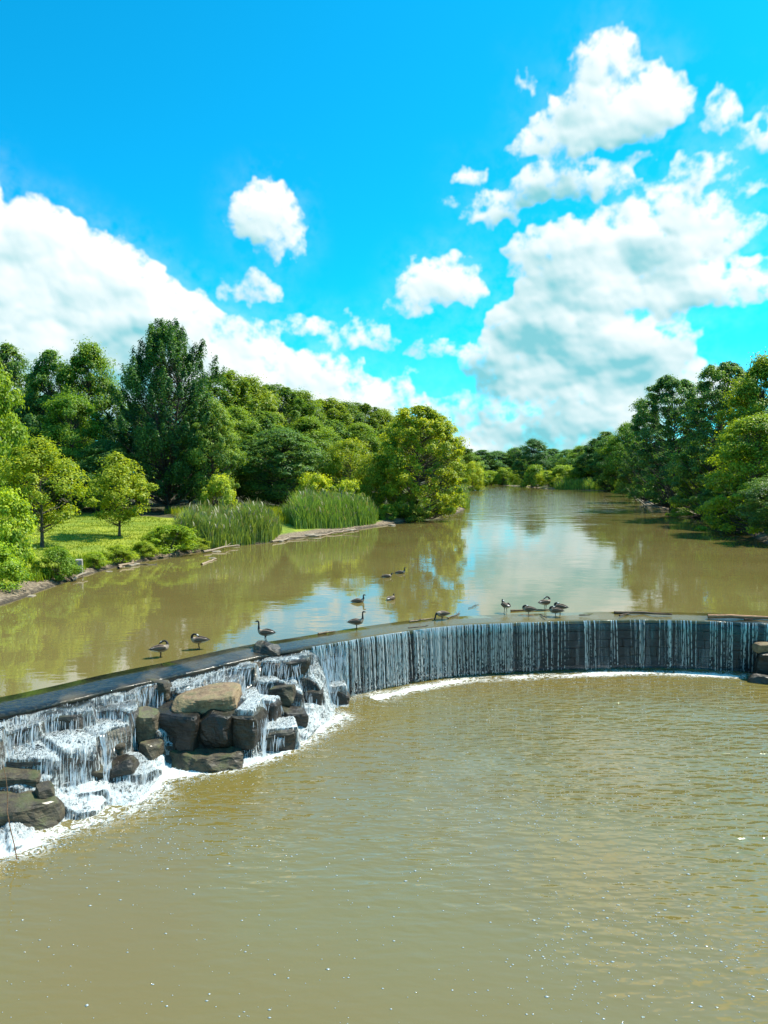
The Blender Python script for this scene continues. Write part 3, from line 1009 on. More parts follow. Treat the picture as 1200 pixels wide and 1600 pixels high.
rock(100, 170, 1262, -2.4, 0.34, 0.9, 'low stone washed over by foam near the big left boulder', 22, 'rock_wet', 24, (3, 4), 0, rough=0.06)
rock(1172, 1264, 1078, -2.6, 0.50, 0.8, 'low black rock in the pool at the right edge', 23, 'rock_wet', -10, (3, 4), sharp=4, rough=0.06, tone=0.7)
rock(1182, 1286, 1018, -1.15, 0.26, 0.8, 'pale topped flat rock jutting from the dam at the right edge', 24, 'rock_tan', -6, (2, 2), rough=0.03, name='rock_slab')
rock(1184, 1286, 1068, -2.55, 1.45, 0.6, 'dark upright block holding the pale flat rock at the right edge', 25, 'rock_wet', -6, (2, 2), rough=0.04, tone=0.6)

# ------------------------------------------------------------------ cascade: stepped bed and the water on it
toe_px = [(0, 1348), (95, 1304), (215, 1262), (258, 1218), (370, 1204), (465, 1172), (545, 1112)]
cr_px = [(0, 1112), (100, 1090), (200, 1066), (300, 1045), (400, 1022), (480, 1008), (545, 997)]
Cp = np.array([(-16.0, 15.4), (-13.5, 17.8)] + [tuple(at(x, y, 0).xy) for x, y in cr_px])
Tp = np.array([(-12.6, 11.0), (-11.2, 14.2)] + [tuple(at(x, y, POOL_Z).xy) for x, y in toe_px])
NSs, NT_ = 380, 170
ss = np.linspace(0, len(Cp) - 1, NSs)
kk = np.arange(len(Cp))
Cc = np.stack([np.interp(ss, kk, Cp[:, a]) for a in (0, 1)], 1)
Cc[:, 1] = np.where(Cc[:, 0] > -11.2, crest_y(Cc[:, 0]), Cc[:, 1])
Tt = np.stack([np.interp(ss, kk, Tp[:, a]) for a in (0, 1)], 1)
tt_ = np.linspace(0, 1, NT_)
PX = Cc[:, None, 0] * (1 - tt_) + Tt[:, None, 0] * tt_
PY = Cc[:, None, 1] * (1 - tt_) + Tt[:, None, 1] * tt_
SL = np.r_[0, np.cumsum(np.linalg.norm(np.diff(Cc, axis=0), axis=1))]
wt = tt_[None, :] + 0.16 * (fbm(PX * 0.7, PY * 0.7, 3, 21) - 0.5) + 0.10 * (vnoise(PX * 1.9, PY * 1.9, 25) - 0.5)
PZ = np.interp(wt, [-0.2, 0.0, 0.03, 0.27, 0.33, 0.50, 0.54, 0.70, 0.74, 0.90, 0.99, 1.2],
               [-0.20, -0.22, -0.30, -0.45, -1.25, -1.72, -1.98, -2.16, -2.32, -2.42, -2.47, -2.55])
endf = sstep(ss, len(Cp) - 1.95, len(Cp) - 1.25)[:, None]
PZ = PZ * (1 - endf) + np.interp(tt_, [0, 0.04, 0.12, 1], [-0.3, -1.4, -2.3, -2.55])[None, :] * endf
# broken into blocks: each point takes the level of the nearest of some scattered seeds
srs = np.random.RandomState(14)
sx_, sy_ = np.meshgrid(np.arange(-15, 0.5, 0.72), np.arange(12, 30.5, 0.62))
sx_ = (sx_ + srs.uniform(-0.28, 0.28, sx_.shape)).ravel()
sy_ = (sy_ + srs.uniform(-0.24, 0.24, sy_.shape)).ravel()
thin = srs.rand(len(sx_)) < 0.50
sx_, sy_ = sx_[thin], sy_[thin]
fx_, fy_ = PX.ravel(), PY.ravel()
near = np.empty(len(fx_), int)
for k in range(0, len(fx_), 4000):
    dd_ = (fx_[k:k + 4000, None] - sx_) ** 2 + ((fy_[k:k + 4000, None] - sy_) * 1.15) ** 2
    near[k:k + 4000] = dd_.argmin(1)
cs_ = np.bincount(near, PZ.ravel(), len(sx_)) / np.maximum(1, np.bincount(near, minlength=len(sx_)))
cs_ = cs_ + srs.uniform(-0.24, 0.20, len(sx_))
tlx, tly = srs.uniform(-0.22, 0.22, len(sx_)), srs.uniform(-0.12, 0.25, len(sx_))
BK = cs_[near] + tlx[near] * (fx_ - sx_[near]) + tly[near] * (fy_ - sy_[near])
blk_w = (1 - 0.55 * sstep(tt_, 0.42, 0.6))[None, :] * (sstep(tt_, 0.02, 0.08) * (1 - sstep(tt_, 0.9, 0.97)))[None, :] * (1 - endf)
PZ = PZ * (1 - 0.88 * blk_w) + BK.reshape(PZ.shape) * 0.88 * blk_w
PZ += 0.16 * (fbm(PX * 1.6, PY * 1.6, 4, 30) - 0.5) * sstep(tt_, 0.04, 0.2)[None, :]
PZ = np.where(tt_[None, :] > 0.985, np.minimum(PZ, -2.47), PZ)
PZ[:, 0] = -0.18
bedv = np.stack([PX, PY, PZ - 0.05], -1).reshape(-1, 3)
ii = np.arange(NSs * NT_).reshape(NSs, NT_)
quads = np.stack([ii[:-1, :-1], ii[:-1, 1:], ii[1:, 1:], ii[1:, :-1]], -1).reshape(-1, 4)
bed = mobj('rock_apron', np_mesh('rock_apron', bedv, quads, M['rock_wet'], None, True))
tag(bed, 'stepped dark rock apron under the white cascade below the crest', 'rock ledge')


def rock_height(x, y, grow=0.0):
    """highest rock top and the dryness of that rock at each point"""
    top = np.full(np.shape(x), -9.0)
    dry = np.zeros(np.shape(x))
    for (rx, ry, w, d, a, zb, zt, dr) in ROCKS:
        c, s = math.cos(a), math.sin(a)
        u = (x - rx) * c + (y - ry) * s
        v_ = -(x - rx) * s + (y - ry) * c
        ins = (np.abs(u) < w / 2 * 0.93 + grow) & (np.abs(v_) < d / 2 * 0.93 + grow)
        hi = ins & (zt > top)
        top = np.where(hi, zt, top)
        dry = np.where(hi, dr, dry)
    return top, dry


top, dry = rock_height(PX, PY)
WZ = np.where((dry < 0.5) & (top > PZ), top + 0.03, PZ)
hide = (dry > 0.5) & (top > PZ)
WZ = np.where(hide, PZ - 0.02, WZ)
# smooth the water over edges
for _ in range(2):
    WZ[1:-1, 1:-1] = 0.5 * WZ[1:-1, 1:-1] + 0.125 * (WZ[:-2, 1:-1] + WZ[2:, 1:-1] + WZ[1:-1, :-2] + WZ[1:-1, 2:])
steep = np.abs(np.gradient(WZ, axis=1)) / (np.linalg.norm(Tt - Cc, axis=1)[:, None] / NT_)
fm = 0.27 + 0.12 * np.clip(steep, 0, 1.2) + 0.5 * (fbm(PX * 0.9, PY * 0.9, 3, 40) - 0.5)
fm += (0.34 * sstep(tt_, 0.25, 0.5) + 0.06 * sstep(tt_, 0.5, 0.7))[None, :] - 0.08 * (1 - sstep(tt_, 0.05, 0.3))[None, :]
fm += 0.35 * sstep(tt_, 0.86, 0.99)[None, :]
ju = rng.uniform(-0.012, 0.03, WZ.shape) * np.clip(fm * 1.5, 0, 1)
wv = np.stack([PX, PY, WZ + ju + 0.012], -1).reshape(-1, 3)
flow = np.stack([np.repeat(SL[:, None], NT_, 1), (tt_[None, :] * np.linalg.norm(Tt - Cc, axis=1)[:, None]) - WZ, np.zeros_like(PX)], -1).reshape(-1, 3)
ra = mobj('cascade_water', np_mesh('cascade_water', wv, quads, M['rapids'], {'flow': flow, 'foam': np.clip(fm, 0, 1).ravel(), 'steep': np.clip(steep, 0, 4).ravel()}, True))
tag(ra, 'white water tumbling down the rocks on the left of the dam', 'waterfall', None, 'stuff')

# streaks thrown off the ledges: each follows the bed and falls free at a step
NP_ = 5200
si = rng.uniform(4, NSs - 4, NP_)
K = 64
Lx = np.zeros((NP_, K, 3))
cur_s = si.copy()
cz = np.full(NP_, -0.08)
dead = np.zeros(NP_, bool)
alive = np.ones((NP_, K), bool)
t_of = np.linspace(0.0, 0.995, K)
for k, t in enumerate(t_of):
    a0 = np.clip(np.floor(cur_s).astype(int), 0, NSs - 2)
    fr_ = np.clip(cur_s - a0, 0, 1)
    b0 = min(int(t * (NT_ - 1)), NT_ - 1)
    hsurf = WZ[a0, b0] * (1 - fr_) + WZ[a0 + 1, b0] * fr_
    x = PX[a0, b0] * (1 - fr_) + PX[a0 + 1, b0] * fr_
    y = PY[a0, b0] * (1 - fr_) + PY[a0 + 1, b0] * fr_
    cz = np.maximum(hsurf + 0.02, cz - 0.10)
    hd = hide[a0, b0]
    dead = hd
    alive[:, k] = ~dead
    Lx[:, k] = np.c_[x, y, cz]
    gs = (WZ[np.clip(a0 + 3, 0, NSs - 1), b0] - WZ[np.clip(a0 - 3, 0, NSs - 1), b0])
    cur_s = np.clip(cur_s - np.clip(gs * 1.2, -0.7, 0.7) + rng.normal(0, 0.22, NP_), 0, NSs - 2)
segP, segW, segS = [], [], []
for i in range(NP_):
    k = rng.randint(0, 6)
    while k < K - 5:
        ln = 4
        ok = alive[i, k:k + ln + 1].all()
        dz_ = Lx[i, k, 2] - Lx[i, k + ln, 2]
        t = t_of[k]
        pr = 0.05 + 0.34 * min(1, max(0, dz_ - 0.14) / 0.30)
        if ok and rng.rand() < pr * 0.46:
            P_ = Lx[i, k:k + ln + 1]
            d_ = P_[-1] - P_[0]
            sd = np.cross(d_, [0.3, -0.9, 0.45])
            sd /= np.linalg.norm(sd) + 1e-6
            w_ = (0.006 + 0.020 * rng.rand() ** 2.5) * np.array([0.2, 0.9, 1, 0.8, 0.2])
            segP.append(P_ + rng.normal(0, 0.012, 3))
            segW.append(w_)
            segS.append(sd)
        k += ln + rng.randint(0, 4)
v, q = ribbons(np.array(segP), np.array(segS), np.array(segW))
cs = mobj('cascade_streaks', np_mesh('cascade_streaks', v, q, M['white']))
tag(cs, 'bright streaks of spray over the ledges of the cascade', 'spray', None, 'stuff')

# ------------------------------------------------------------------ foam on the pool
ft = np.linspace(-0.35, 1.0, 40)     # reach out from the dam toe and from the cascade toe
low = CREST[fs0:fs1] + CREST_N[fs0:fs1] * 0.12
Tl, _ = resample(Tt[30:], 0.1)
base_line = np.vstack([Tl[:-4], low[3:]])
base_line, BS = resample(base_line[::4], 0.1)
bt = np.gradient(base_line, axis=0)
bt /= np.linalg.norm(bt, axis=1)[:, None] + 1e-9
bn = np.stack([bt[:, 1], -bt[:, 0]], 1)
# even the outward direction so that the sheet does not fold
for _ in range(60):
    bn[1:-1] = 0.25 * bn[:-2] + 0.5 * bn[1:-1] + 0.25 * bn[2:]
bn /= np.linalg.norm(bn, axis=1)[:, None]
reach = np.where(base_line[:, 0] < -2.0, 2.2, 1.75)
wx = np.exp(-((base_line[:, 0] + 7.6) / 1.6) ** 2) * 1.6 + np.exp(-((base_line[:, 0] + 1.2) / 1.2) ** 2) * 1.3
rows, fa = [], []
for q_ in np.linspace(0, 1, 30):
    off = np.where(base_line[:, 0] < -1.2, -0.9, -0.3) + q_ * (reach + wx + 0.6)
    rows.append(np.c_[base_line + bn * off[:, None], np.full(len(base_line), POOL_Z + 0.006)])
    dist = off
    is_dam = base_line[:, 0] > -1.0
    band = np.where(is_dam, np.exp(-((dist - 0.85) / 0.32) ** 2) * 0.80 + 0.12 * np.exp(-((dist - 0.2) / 0.35) ** 2),
                    0.50 * np.exp(-np.clip(dist, 0, 9) / 0.34))
    band = band + np.where(is_dam, 0.36 * np.exp(-np.abs(dist - 1.2) / 0.6), 0) + wx * 0.20 * np.exp(-np.clip(dist, 0, 9) / 1.1)
    band = band * (0.10 + 1.55 * fbm(BS * 1.1, BS * 0 + q_ * 3, 3, 50)) * (1 - q_ ** 3)
    fa.append(np.clip(band, 0, 1))
v, q = strip(rows)
fo_ = mobj('foam', np_mesh('foam', v, q[:, ::-1], M['foam'], {'foam': np.concatenate(fa)}, True))
tag(fo_, 'lacy white foam along the foot of the dam and cascade', 'foam', None, 'stuff')


def blobs_mesh(name, C, S, mat):
    """many little six-point lumps"""
    o6 = np.array([(1, 0, 0), (0, 1, 0), (-1, 0, 0), (0, -1, 0), (0, 0, 1), (0, 0, -1)], float)
    f8 = np.array([(0, 1, 4), (1, 2, 4), (2, 3, 4), (3, 0, 4), (1, 0, 5), (2, 1, 5), (3, 2, 5), (0, 3, 5)])
    v_ = (C[:, None, :] + o6[None] * S[:, None, :]).reshape(-1, 3)
    f_ = (np.arange(len(C)) * 6)[:, None, None] + f8[None]
    return np_mesh(name, v_, f_.reshape(-1, 3), mat, None, True)


# spray drops and froth lumps at the foot
NB = 5200
bi = rng.choice(len(base_line), NB, p=(lambda w: w / w.sum())(np.where(base_line[:, 0] > -1, 0.8, 0.9) + wx))
dam_b = base_line[bi, 0] > -1.0
off = np.where(dam_b, np.where(rng.rand(NB) < 0.7, rng.normal(0.9, 0.24, NB), rng.exponential(0.5, NB) + 0.8), np.abs(rng.normal(0, 0.25, NB)) + rng.exponential(0.3, NB) - 0.15)
c2 = base_line[bi] + bn[bi] * off[:, None] + rng.normal(0, 0.05, (NB, 2))
rad = 0.006 + 0.014 * rng.rand(NB) ** 2
C = np.c_[c2, np.full(NB, POOL_Z) + np.where(dam_b, np.exp(-((off - 0.8) / 0.3) ** 2) * 0.05, 0.05) * rng.rand(NB)]
sp = mobj('froth', blobs_mesh('froth', C, np.c_[rad * rng.uniform(0.8, 2.0, NB), rad, rad * 0.6], M['white']))
tag(sp, 'bubbling froth where the falling water meets the pool', 'foam', None, 'stuff')

# foam flecks drifting on the pool, plus flecks drawn as sun glitter
NF = 60000
fx = rng.uniform(-12, 16, NF)
fy = 9.5 + 24 * rng.rand(NF) ** 1.3
keep = fy < crest_y(fx) - 1.0
dn = fbm(fx * 0.35, fy * 0.35, 3, 61)
pr = np.clip((dn - 0.47) * 2.2, 0, 1) ** 1.2
pr += 0.5 * np.exp(-((fx - 2.5 - 0.15 * fy) / 2.2) ** 2) * sstep(fy, 10, 14) * (1 - sstep(fy, 19, 24)) * 0.5
pr += 0.35 * np.exp(-((fx + 6) / 2.0) ** 2 - ((fy - 17.5) / 1.6) ** 2) + 0.06
pr += 0.5 * np.exp(-(crest_y(fx) - 1.0 - fy) / 1.3) * sstep(fx, -3, 0)  # more white flecks close to the dam, in place of sun glints
keep &= rng.rand(NF) < (pr + 0.03) * 0.55
cell_d = np.min(np.linalg.norm(np.c_[fx, fy][:, None, :] - Tt[::12][None], axis=2), 1)
keep &= ~((fx < np.interp(fy, Tt[::-1, 1][np.argsort(Tt[::-1, 1])], Tt[::-1, 0][np.argsort(Tt[::-1, 1])])) & (fy > 12))
fx, fy = fx[keep], fy[keep]
rad = 0.008 + 0.016 * rng.rand(len(fx)) ** 3 + 0.016 * (rng.rand(len(fx)) < 0.06)
fl = mobj('foam_glint_flecks', blobs_mesh('foam_glint_flecks', np.c_[fx, fy, np.full(len(fx), POOL_Z + 0.003)],
                                    np.c_[rad * rng.uniform(0.8, 1.8, len(fx)), rad, rad * 0.4], M['white']))
tag(fl, 'scattered white foam flecks and sun glitter on the brown pool', 'foam', None, 'stuff')

# ------------------------------------------------------------------ vegetation builders
def leaf_quads(C, Nn, L, Wd, rs, fold=0.15):
    """one folded diamond per leaf"""
    n_ = len(C)
    rnd = rs.normal(size=(n_, 3))
    t = np.cross(Nn, rnd)
    t /= np.linalg.norm(t, axis=1)[:, None] + 1e-9
    b = np.cross(Nn, t)
    L = np.broadcast_to(L, (n_,))[:, None]
    Wd = np.broadcast_to(Wd, (n_,))[:, None]
    v_ = np.stack([C - t * L * 0.5, C + b * Wd * 0.5 + Nn * L * fold, C + t * L * 0.5 - Nn * L * 0.1, C - b * Wd * 0.5 + Nn * L * fold], 1).reshape(-1, 3)
    q_ = np.arange(n_ * 4).reshape(-1, 4)
    return v_, q_


def envelope(kind, t):
    if kind == 'round':
        return np.sqrt(np.clip(1 - (2 * t - 0.95) ** 2, 0, 1)) ** 0.9
    if kind == 'egg':
        return np.clip(np.sin(np.pi * np.clip(t, 0, 1) ** 0.72), 0, 1) ** 0.7
    if kind == 'column':
        return np.clip(np.minimum(t / 0.10 + 0.35, 1) * np.sqrt(np.clip(1 - ((t - 0.15) / 0.86) ** 3, 0, 1)), 0, 1)
    if kind == 'vase':
        return np.clip(0.45 + 0.75 * t, 0, 1) * np.sqrt(np.clip(1 - ((t - 0.2) / 0.8) ** 4, 0, 1))
    if kind == 'dome':
        return np.sqrt(np.clip(1 - t ** 2.2, 0, 1))
    return np.ones_like(t)


def build_tree(name, seed, H, R_, cb, kind, n_cl, n_lf, cr, leaf, mat, plume=0.0, flat=0.65, lobes=0.25, trunk_r=None, stems=1, lean=0.0, up=0.55, inner=0.5):
    """tree in metres, base at z=0: returns trunk mesh, crown mesh"""
    rs = np.random.RandomState(seed)
    t = np.sort(rs.rand(n_cl) ** 0.85)
    ang = rs.uniform(0, 2 * np.pi, n_cl)
    lob = 1 + lobes * np.sin(ang * 3 + seed) * np.sin(ang * 2 + t * 5 + seed * 2) + lobes * (rs.rand(n_cl) - 0.6)
    rad = R_ * envelope(kind, t) * lob * (inner + (1 - inner) * rs.rand(n_cl) ** 0.6)
    cz_ = cb + (H - cb) * t
    C = np.c_[rad * np.cos(ang), rad * np.sin(ang), cz_]
    C[:, 0] += lean * (cz_ / H) ** 2 * H
    # leaves
    per = rs.poisson(n_lf / n_cl, n_cl) + 4
    own = np.repeat(np.arange(n_cl), per)
    n_ = len(own)
    dr = rs.normal(size=(n_, 3))
    dr /= np.linalg.norm(dr, axis=1)[:, None]
    crs = cr * (0.45 + 1.05 * rs.rand(n_cl) ** 1.5)
    rr = crs[own] * rs.rand(n_) ** 0.45
    rr = rr * np.where(rs.rand(n_) < 0.14, 1.0 + 0.8 * rs.rand(n_), 1.0)
    P = dr * rr[:, None]
    P[:, 2] *= flat
    outd = C - np.array([0, 0, cb + 0.35 * (H - cb)])
    outd /= np.linalg.norm(outd, axis=1)[:, None] + 1e-6
    axis_ = outd * 0.6 + np.array([0, 0, 0.7])
    axis_ /= np.linalg.norm(axis_, axis=1)[:, None]
    if plume > 0:
        k = rs.rand(n_) ** 1.4
        P = P * (1 - 0.75 * k)[:, None] + axis_[own] * (k * plume * crs[own])[:, None]
    pos = C[own] + P
    pos[:, 2] = np.maximum(pos[:, 2], 0.12)
    Nn = dr * 0.55 + outd[own] * 0.35 + np.array([0, 0, up]) + rs.normal(size=(n_, 3)) * 0.38
    Nn /= np.linalg.norm(Nn, axis=1)[:, None]
    sz = leaf * (0.7 + 0.6 * rs.rand(n_))
    v_, q_ = leaf_quads(pos, Nn, sz, sz * 0.62, rs)
    tint_cl = rs.rand(n_cl)
    tint_ = np.clip(0.42 * tint_cl[own] + 0.75 * rs.rand(n_) ** 1.6 - 0.02, 0, 1)
    crown = np_mesh(name + '_crown', v_, q_, M[mat], {'tint': np.repeat(tint_, 4)})
    # trunk and limbs
    acc = Acc()
    tr = trunk_r or H * 0.02
    zt = np.linspace(0, 1, 9)
    top_ = cb + (H - cb) * 0.72
    trunks = []
    for s_ in range(stems):
        a0 = 2 * np.pi * s_ / max(1, stems) + seed
        sp_ = 0 if stems == 1 else R_ * 0.35
        pts = np.c_[np.cos(a0) * sp_ * zt ** 1.3 + 0.05 * H * 0.3 * (np.sin(zt * 4 + seed)) * zt + lean * (zt * top_ / H) ** 2 * H,
                    np.sin(a0) * sp_ * zt ** 1.3 + 0.05 * H * 0.3 * (np.cos(zt * 3 + seed) - 1) * zt, zt * top_ - 0.15]
        rr_ = tr * (1 - 0.85 * zt) * (0.75 if stems > 1 else 1)
        rr_[0] *= 1.35
        tube(acc, pts, rr_, 7, cap=False)
        trunks.append(pts)
    for i in range(n_cl):
        pts = trunks[i % stems]
        hz = max(cb * 0.55, C[i, 2] - 0.45 * np.hypot(C[i, 0], C[i, 1]) - 0.1 * H * rs.rand())
        hz = min(hz, top_ * 0.97)
        s0 = np.array([np.interp(hz, pts[:, 2], pts[:, a]) for a in (0, 1)] + [hz])
        e0 = C[i]
        mid = s0 * 0.5 + e0 * 0.5 + np.array([0, 0, -0.08 * np.linalg.norm(e0 - s0)]) + rs.normal(0, 0.05, 3)
        r0 = tr * 0.30 * (1 - 0.7 * hz / H)
        tube(acc, [s0, (s0 + mid) / 2, mid, (mid + e0) / 2 + np.array([0, 0, -0.02]), e0], [r0, r0 * 0.8, r0 * 0.6, r0 * 0.4, r0 * 0.15], 4, cap=False)
    trunk = acc.mesh(name + '_trunk', M['bark'], None, True)
    return trunk, crown


PROTO = {}


def proto(key, *a, **k):
    PROTO[key] = (build_tree(key, *a, **k), a[1], a[2])


#              seed  H    R    cb   kind    clumps leaves cr  leaf mat
proto('oak', 1, 20.0, 7.5, 2.0, 'egg', 190, 46000, 1.6, 0.36, 'leaf', flat=0.6)
proto('ash', 2, 21.0, 6.5, 1.5, 'egg', 190, 46000, 1.5, 0.36, 'leaf_dark', flat=0.65, plume=0.5)
proto('poplar', 3, 23.0, 6.0, 2.0, 'column', 200, 46000, 1.4, 0.36, 'leaf', plume=0.8, flat=0.8)
proto('lime', 4, 18.0, 6.8, 1.5, 'round', 200, 52000, 1.4, 0.30, 'leaf_dark', flat=0.6)
proto('maple', 5, 28.0, 8.4, 2.0, 'column', 330, 100000, 1.35, 0.33, 'leaf_dark', plume=2.0, flat=0.9, stems=3, trunk_r=0.55, lobes=0.30, inner=0.35)
proto('sycamore', 6, 17.0, 7.2, 0.8, 'column', 280, 66000, 1.25, 0.31, 'leaf', plume=0.5, flat=0.7, lobes=0.15, up=0.4)
proto('willow', 7, 9.0, 4.5, 0.6, 'round', 80, 17000, 1.1, 0.24, 'leaf_bright', flat=0.7)
proto('young', 8, 7.6, 3.2, 1.9, 'egg', 70, 11000, 0.85, 0.22, 'leaf_bright', flat=0.75, trunk_r=0.13, inner=0.35, up=0.8)
proto('young_b', 18, 9.0, 4.2, 2.3, 'egg', 85, 15000, 0.95, 0.23, 'leaf_bright', flat=0.75, trunk_r=0.17, inner=0.4, up=0.8)
proto('shrub', 9, 3.0, 2.0, 0.2, 'dome', 55, 9000, 0.55, 0.16, 'leaf_bright', flat=0.75, stems=4, trunk_r=0.06)
proto('bush', 10, 4.5, 3.2, 0.2, 'dome', 70, 12000, 0.8, 0.22, 'leaf', flat=0.7, stems=4, trunk_r=0.08)
proto('bank_tree', 11, 20.0, 8.0, 0.6, 'column', 270, 76000, 1.4, 0.30, 'leaf_dark', flat=0.5, plume=0.4, lobes=0.35, inner=0.4)
proto('sumac', 12, 14.0, 6.5, 0.5, 'dome', 190, 52000, 1.2, 0.27, 'leaf', flat=0.5, lobes=0.3)


def plant(name, key, x, y, h, wr, label, cat='tree', group=None, color=(1, 1, 1), rot=None, dz=-0.1, seed=0):
    """h height in metres, wr crown radius in metres"""
    (tm, cm), ph, pr = PROTO[key]
    z = gz(x, y)
    o = empty(name, (x, y, z + dz), rot if rot is not None else (seed * 2.4 + x * 0.7) % 6.28)
    o.scale = (wr / pr, wr / pr, h / ph)
    mobj('trunk' if cat == 'tree' else 'stem', tm, o)
    c = mobj('crown' if cat == 'tree' else 'foliage', cm, o)
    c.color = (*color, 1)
    return tag(o, label, cat, group)


def tree_px(name, key, xc, ytop, Y, wpx, label, cat='tree', group=None, color=(1, 1, 1), **k):
    """stands at depth Y under pixel column xc, tall enough to reach ytop"""
    top_ = atY(xc, ytop, Y)
    x = top_.x
    z = gz(x, Y)
    return plant(name, key, x, Y, (top_.z - z) * 1.0, wpx * 0.5 / F_PX * Y, label, cat, group, color, **k)


# ------------------------------------------------------------------ trees on the left
LB = 'trees of the left bank'
tree_px('lawn_tree', 'young_b', 62, 690, 57, 150, 'bright green lawn tree with a thin trunk nearest the left edge', group=LB)
tree_px('lawn_tree', 'young', 184, 714, 66.5, 108, 'small lawn tree standing alone in front of the dark maple', group=LB)
tree_px('edge_tree', 'willow', -30, 560, 66, 140, 'tall bright green tree cut off by the left edge', group=LB, color=(0.8, 0.95, 0.9))
tree_px('maple_tree', 'maple', 258, 528, 101, 150, 'tallest dark maple with upswept spiky branches behind the lawn', group=LB, color=(0.5, 0.68, 0.85))
tree_px('maple_tree', 'lime', 330, 628, 100, 92, 'rounded tree leaning against the right side of the tall maple', group=LB, color=(1.5, 1.3, 0.9))
tree_px('ash_tree', 'ash', 12, 543, 120, 110, 'dark tree top furthest left behind the bright edge tree', group=LB)
tree_px('ash_tree', 'ash', 75, 552, 112, 105, 'dark rounded tree between the left edge and the forked tree', group=LB, color=(0.9, 1, 1))
tree_px('ash_tree', 'oak', 140, 543, 113, 120, 'broad dark green tree just left of the tall maple', group=LB, color=(0.75, 0.9, 1.1))
tree_px('ash_tree', 'sumac', 110, 620, 98, 120, 'lower feathery tree in front of the dark forest left of the maple', group=LB, color=(0.8, 1, 1))
tree_px('understory_tree', 'lime', 40, 690, 93, 120, 'low shady tree behind the nearest lawn tree', group=LB, color=(0.8, 0.9, 1))
tree_px('understory_tree', 'lime', 165, 690, 94, 110, 'low shady tree behind the lone lawn tree', group=LB, color=(0.8, 0.9, 1))
tree_px('understory_tree', 'lime', 212, 636, 114, 120, 'shady tree filling the gap behind the left of the tall maple', group=LB, color=(0.7, 0.85, 1))
tree_px('understory_tree', 'lime', 296, 640, 118, 110, 'shady tree filling the gap behind the right of the tall maple', group=LB, color=(0.7, 0.85, 1))
tree_px('lime_tree', 'lime', 440, 672, 112, 150, 'round dark tree at the back of the yellow meadow', group=LB, color=(0.95, 1, 1))
tree_px('lime_tree', 'lime', 392, 690, 118, 90, 'smaller dark tree left of the round meadow tree', group=LB)
tree_px('willow_tree', 'willow', 545, 688, 112, 84, 'yellow green willow behind the tall reeds', group=LB)
tree_px('willow_tree', 'willow', 588, 712, 108, 70, 'lower yellow green willow touching the riverside sycamore', group=LB)
tree_px('willow_tree', 'willow', 608, 690, 114, 60, 'small pale willow half hidden by the riverside sycamore', group=LB)
tree_px('sycamore_tree', 'sycamore', 655, 640, 107, 142, 'big sycamore standing at the water where the river bends', group=LB, color=(1.5, 1.3, 0.9))
tree_px('bank_tree', 'sumac', 700, 690, 132, 60, 'dark tree just behind the right side of the riverside sycamore', group=LB)
# forest ridge behind, by its crowns from left to right
ridge = [(340, 588, 165, 95, 'poplar'), (388, 594, 195, 92, 'oak'), (432, 606, 225, 86, 'poplar'), (470, 615, 255, 80, 'oak'),
         (506, 627, 285, 76, 'poplar'), (538, 632, 300, 72, 'oak'), (568, 636, 310, 68, 'poplar'), (598, 643, 320, 66, 'oak'),
         (628, 655, 330, 62, 'poplar'), (654, 664, 340, 60, 'oak'), (680, 678, 350, 56, 'oak'), (702, 690, 360, 52, 'poplar')]
ords = ['first', 'second', 'third', 'fourth', 'fifth', 'sixth', 'seventh', 'eighth', 'ninth', 'tenth', 'eleventh', 'twelfth', 'thirteenth', 'fourteenth', 'fifteenth', 'sixteenth', 'seventeenth', 'eighteenth']
for i, (x, yt, Y, w, key) in enumerate(ridge):
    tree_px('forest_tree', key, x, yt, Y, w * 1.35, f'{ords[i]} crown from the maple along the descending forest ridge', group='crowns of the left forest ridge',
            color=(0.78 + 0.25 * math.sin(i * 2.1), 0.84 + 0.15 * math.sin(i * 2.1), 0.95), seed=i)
lower = [(366, 640, 130, 84, 'oak'), (412, 645, 170, 84, 'ash'), (480, 655, 215, 84, 'oak'), (520, 658, 245, 74, 'ash'), (562, 664, 265, 74, 'oak'), (602, 672, 280, 66, 'ash')]
for i, (x, yt, Y, w, key) in enumerate(lower):
    tree_px('forest_tree', key, x, yt, Y, w * 1.3, f'{ords[i]} tree from the maple in the lower row before the forest ridge', group='lower row of the left forest',
            color=(1.15, 1.1, 0.9) if i % 2 else (0.9, 1, 1), seed=i + 3)

# ------------------------------------------------------------------ trees on the right and far shore
RB = 'trees of the right bank'
tree_px('bank_tree', 'bank_tree', 1054, 592, 136, 132, 'tall dark tree leaning over the water in the right grove', group=RB, color=(0.75, 0.9, 1.05))
tree_px('bank_tree', 'bank_tree', 1128, 570, 108, 140, 'tallest dark tree at the back of the right grove', group=RB, color=(0.95, 1, 1))
tree_px('bank_tree', 'oak', 1196, 562, 96, 130, 'green tree top cut by the right edge at the back of the grove', group=RB, color=(1.05, 1.05, 0.9))
tree_px('overhanging_tree', 'sumac', 1186, 652, 80, 158, 'bright leafy tree overhanging the water at the right edge', group=RB, color=(1.2, 1.2, 0.95))
tree_px('overhanging_tree', 'sumac', 1098, 712, 112, 92, 'lower bushy tree at the water under the tall right trees', group=RB, color=(1.0, 1.05, 0.95))
tree_px('overhanging_tree', 'lime', 1150, 742, 88, 110, 'dark overhanging tree low over the water left of the bright tree', group=RB)
tree_px('overhanging_tree', 'lime', 1225, 735, 70, 120, 'shady foliage low over the water below the bright tree', group=RB)
tree_px('bank_tree', 'bank_tree', 1012, 640, 174, 74, 'dark tree next after the leaning tree towards the river bend', group=RB, color=(0.8, 0.9, 1))
tree_px('bank_tree', 'oak', 980, 664, 285, 74, 'mid green tree on the right bank before the reed point', group=RB, color=(0.85, 1, 1))
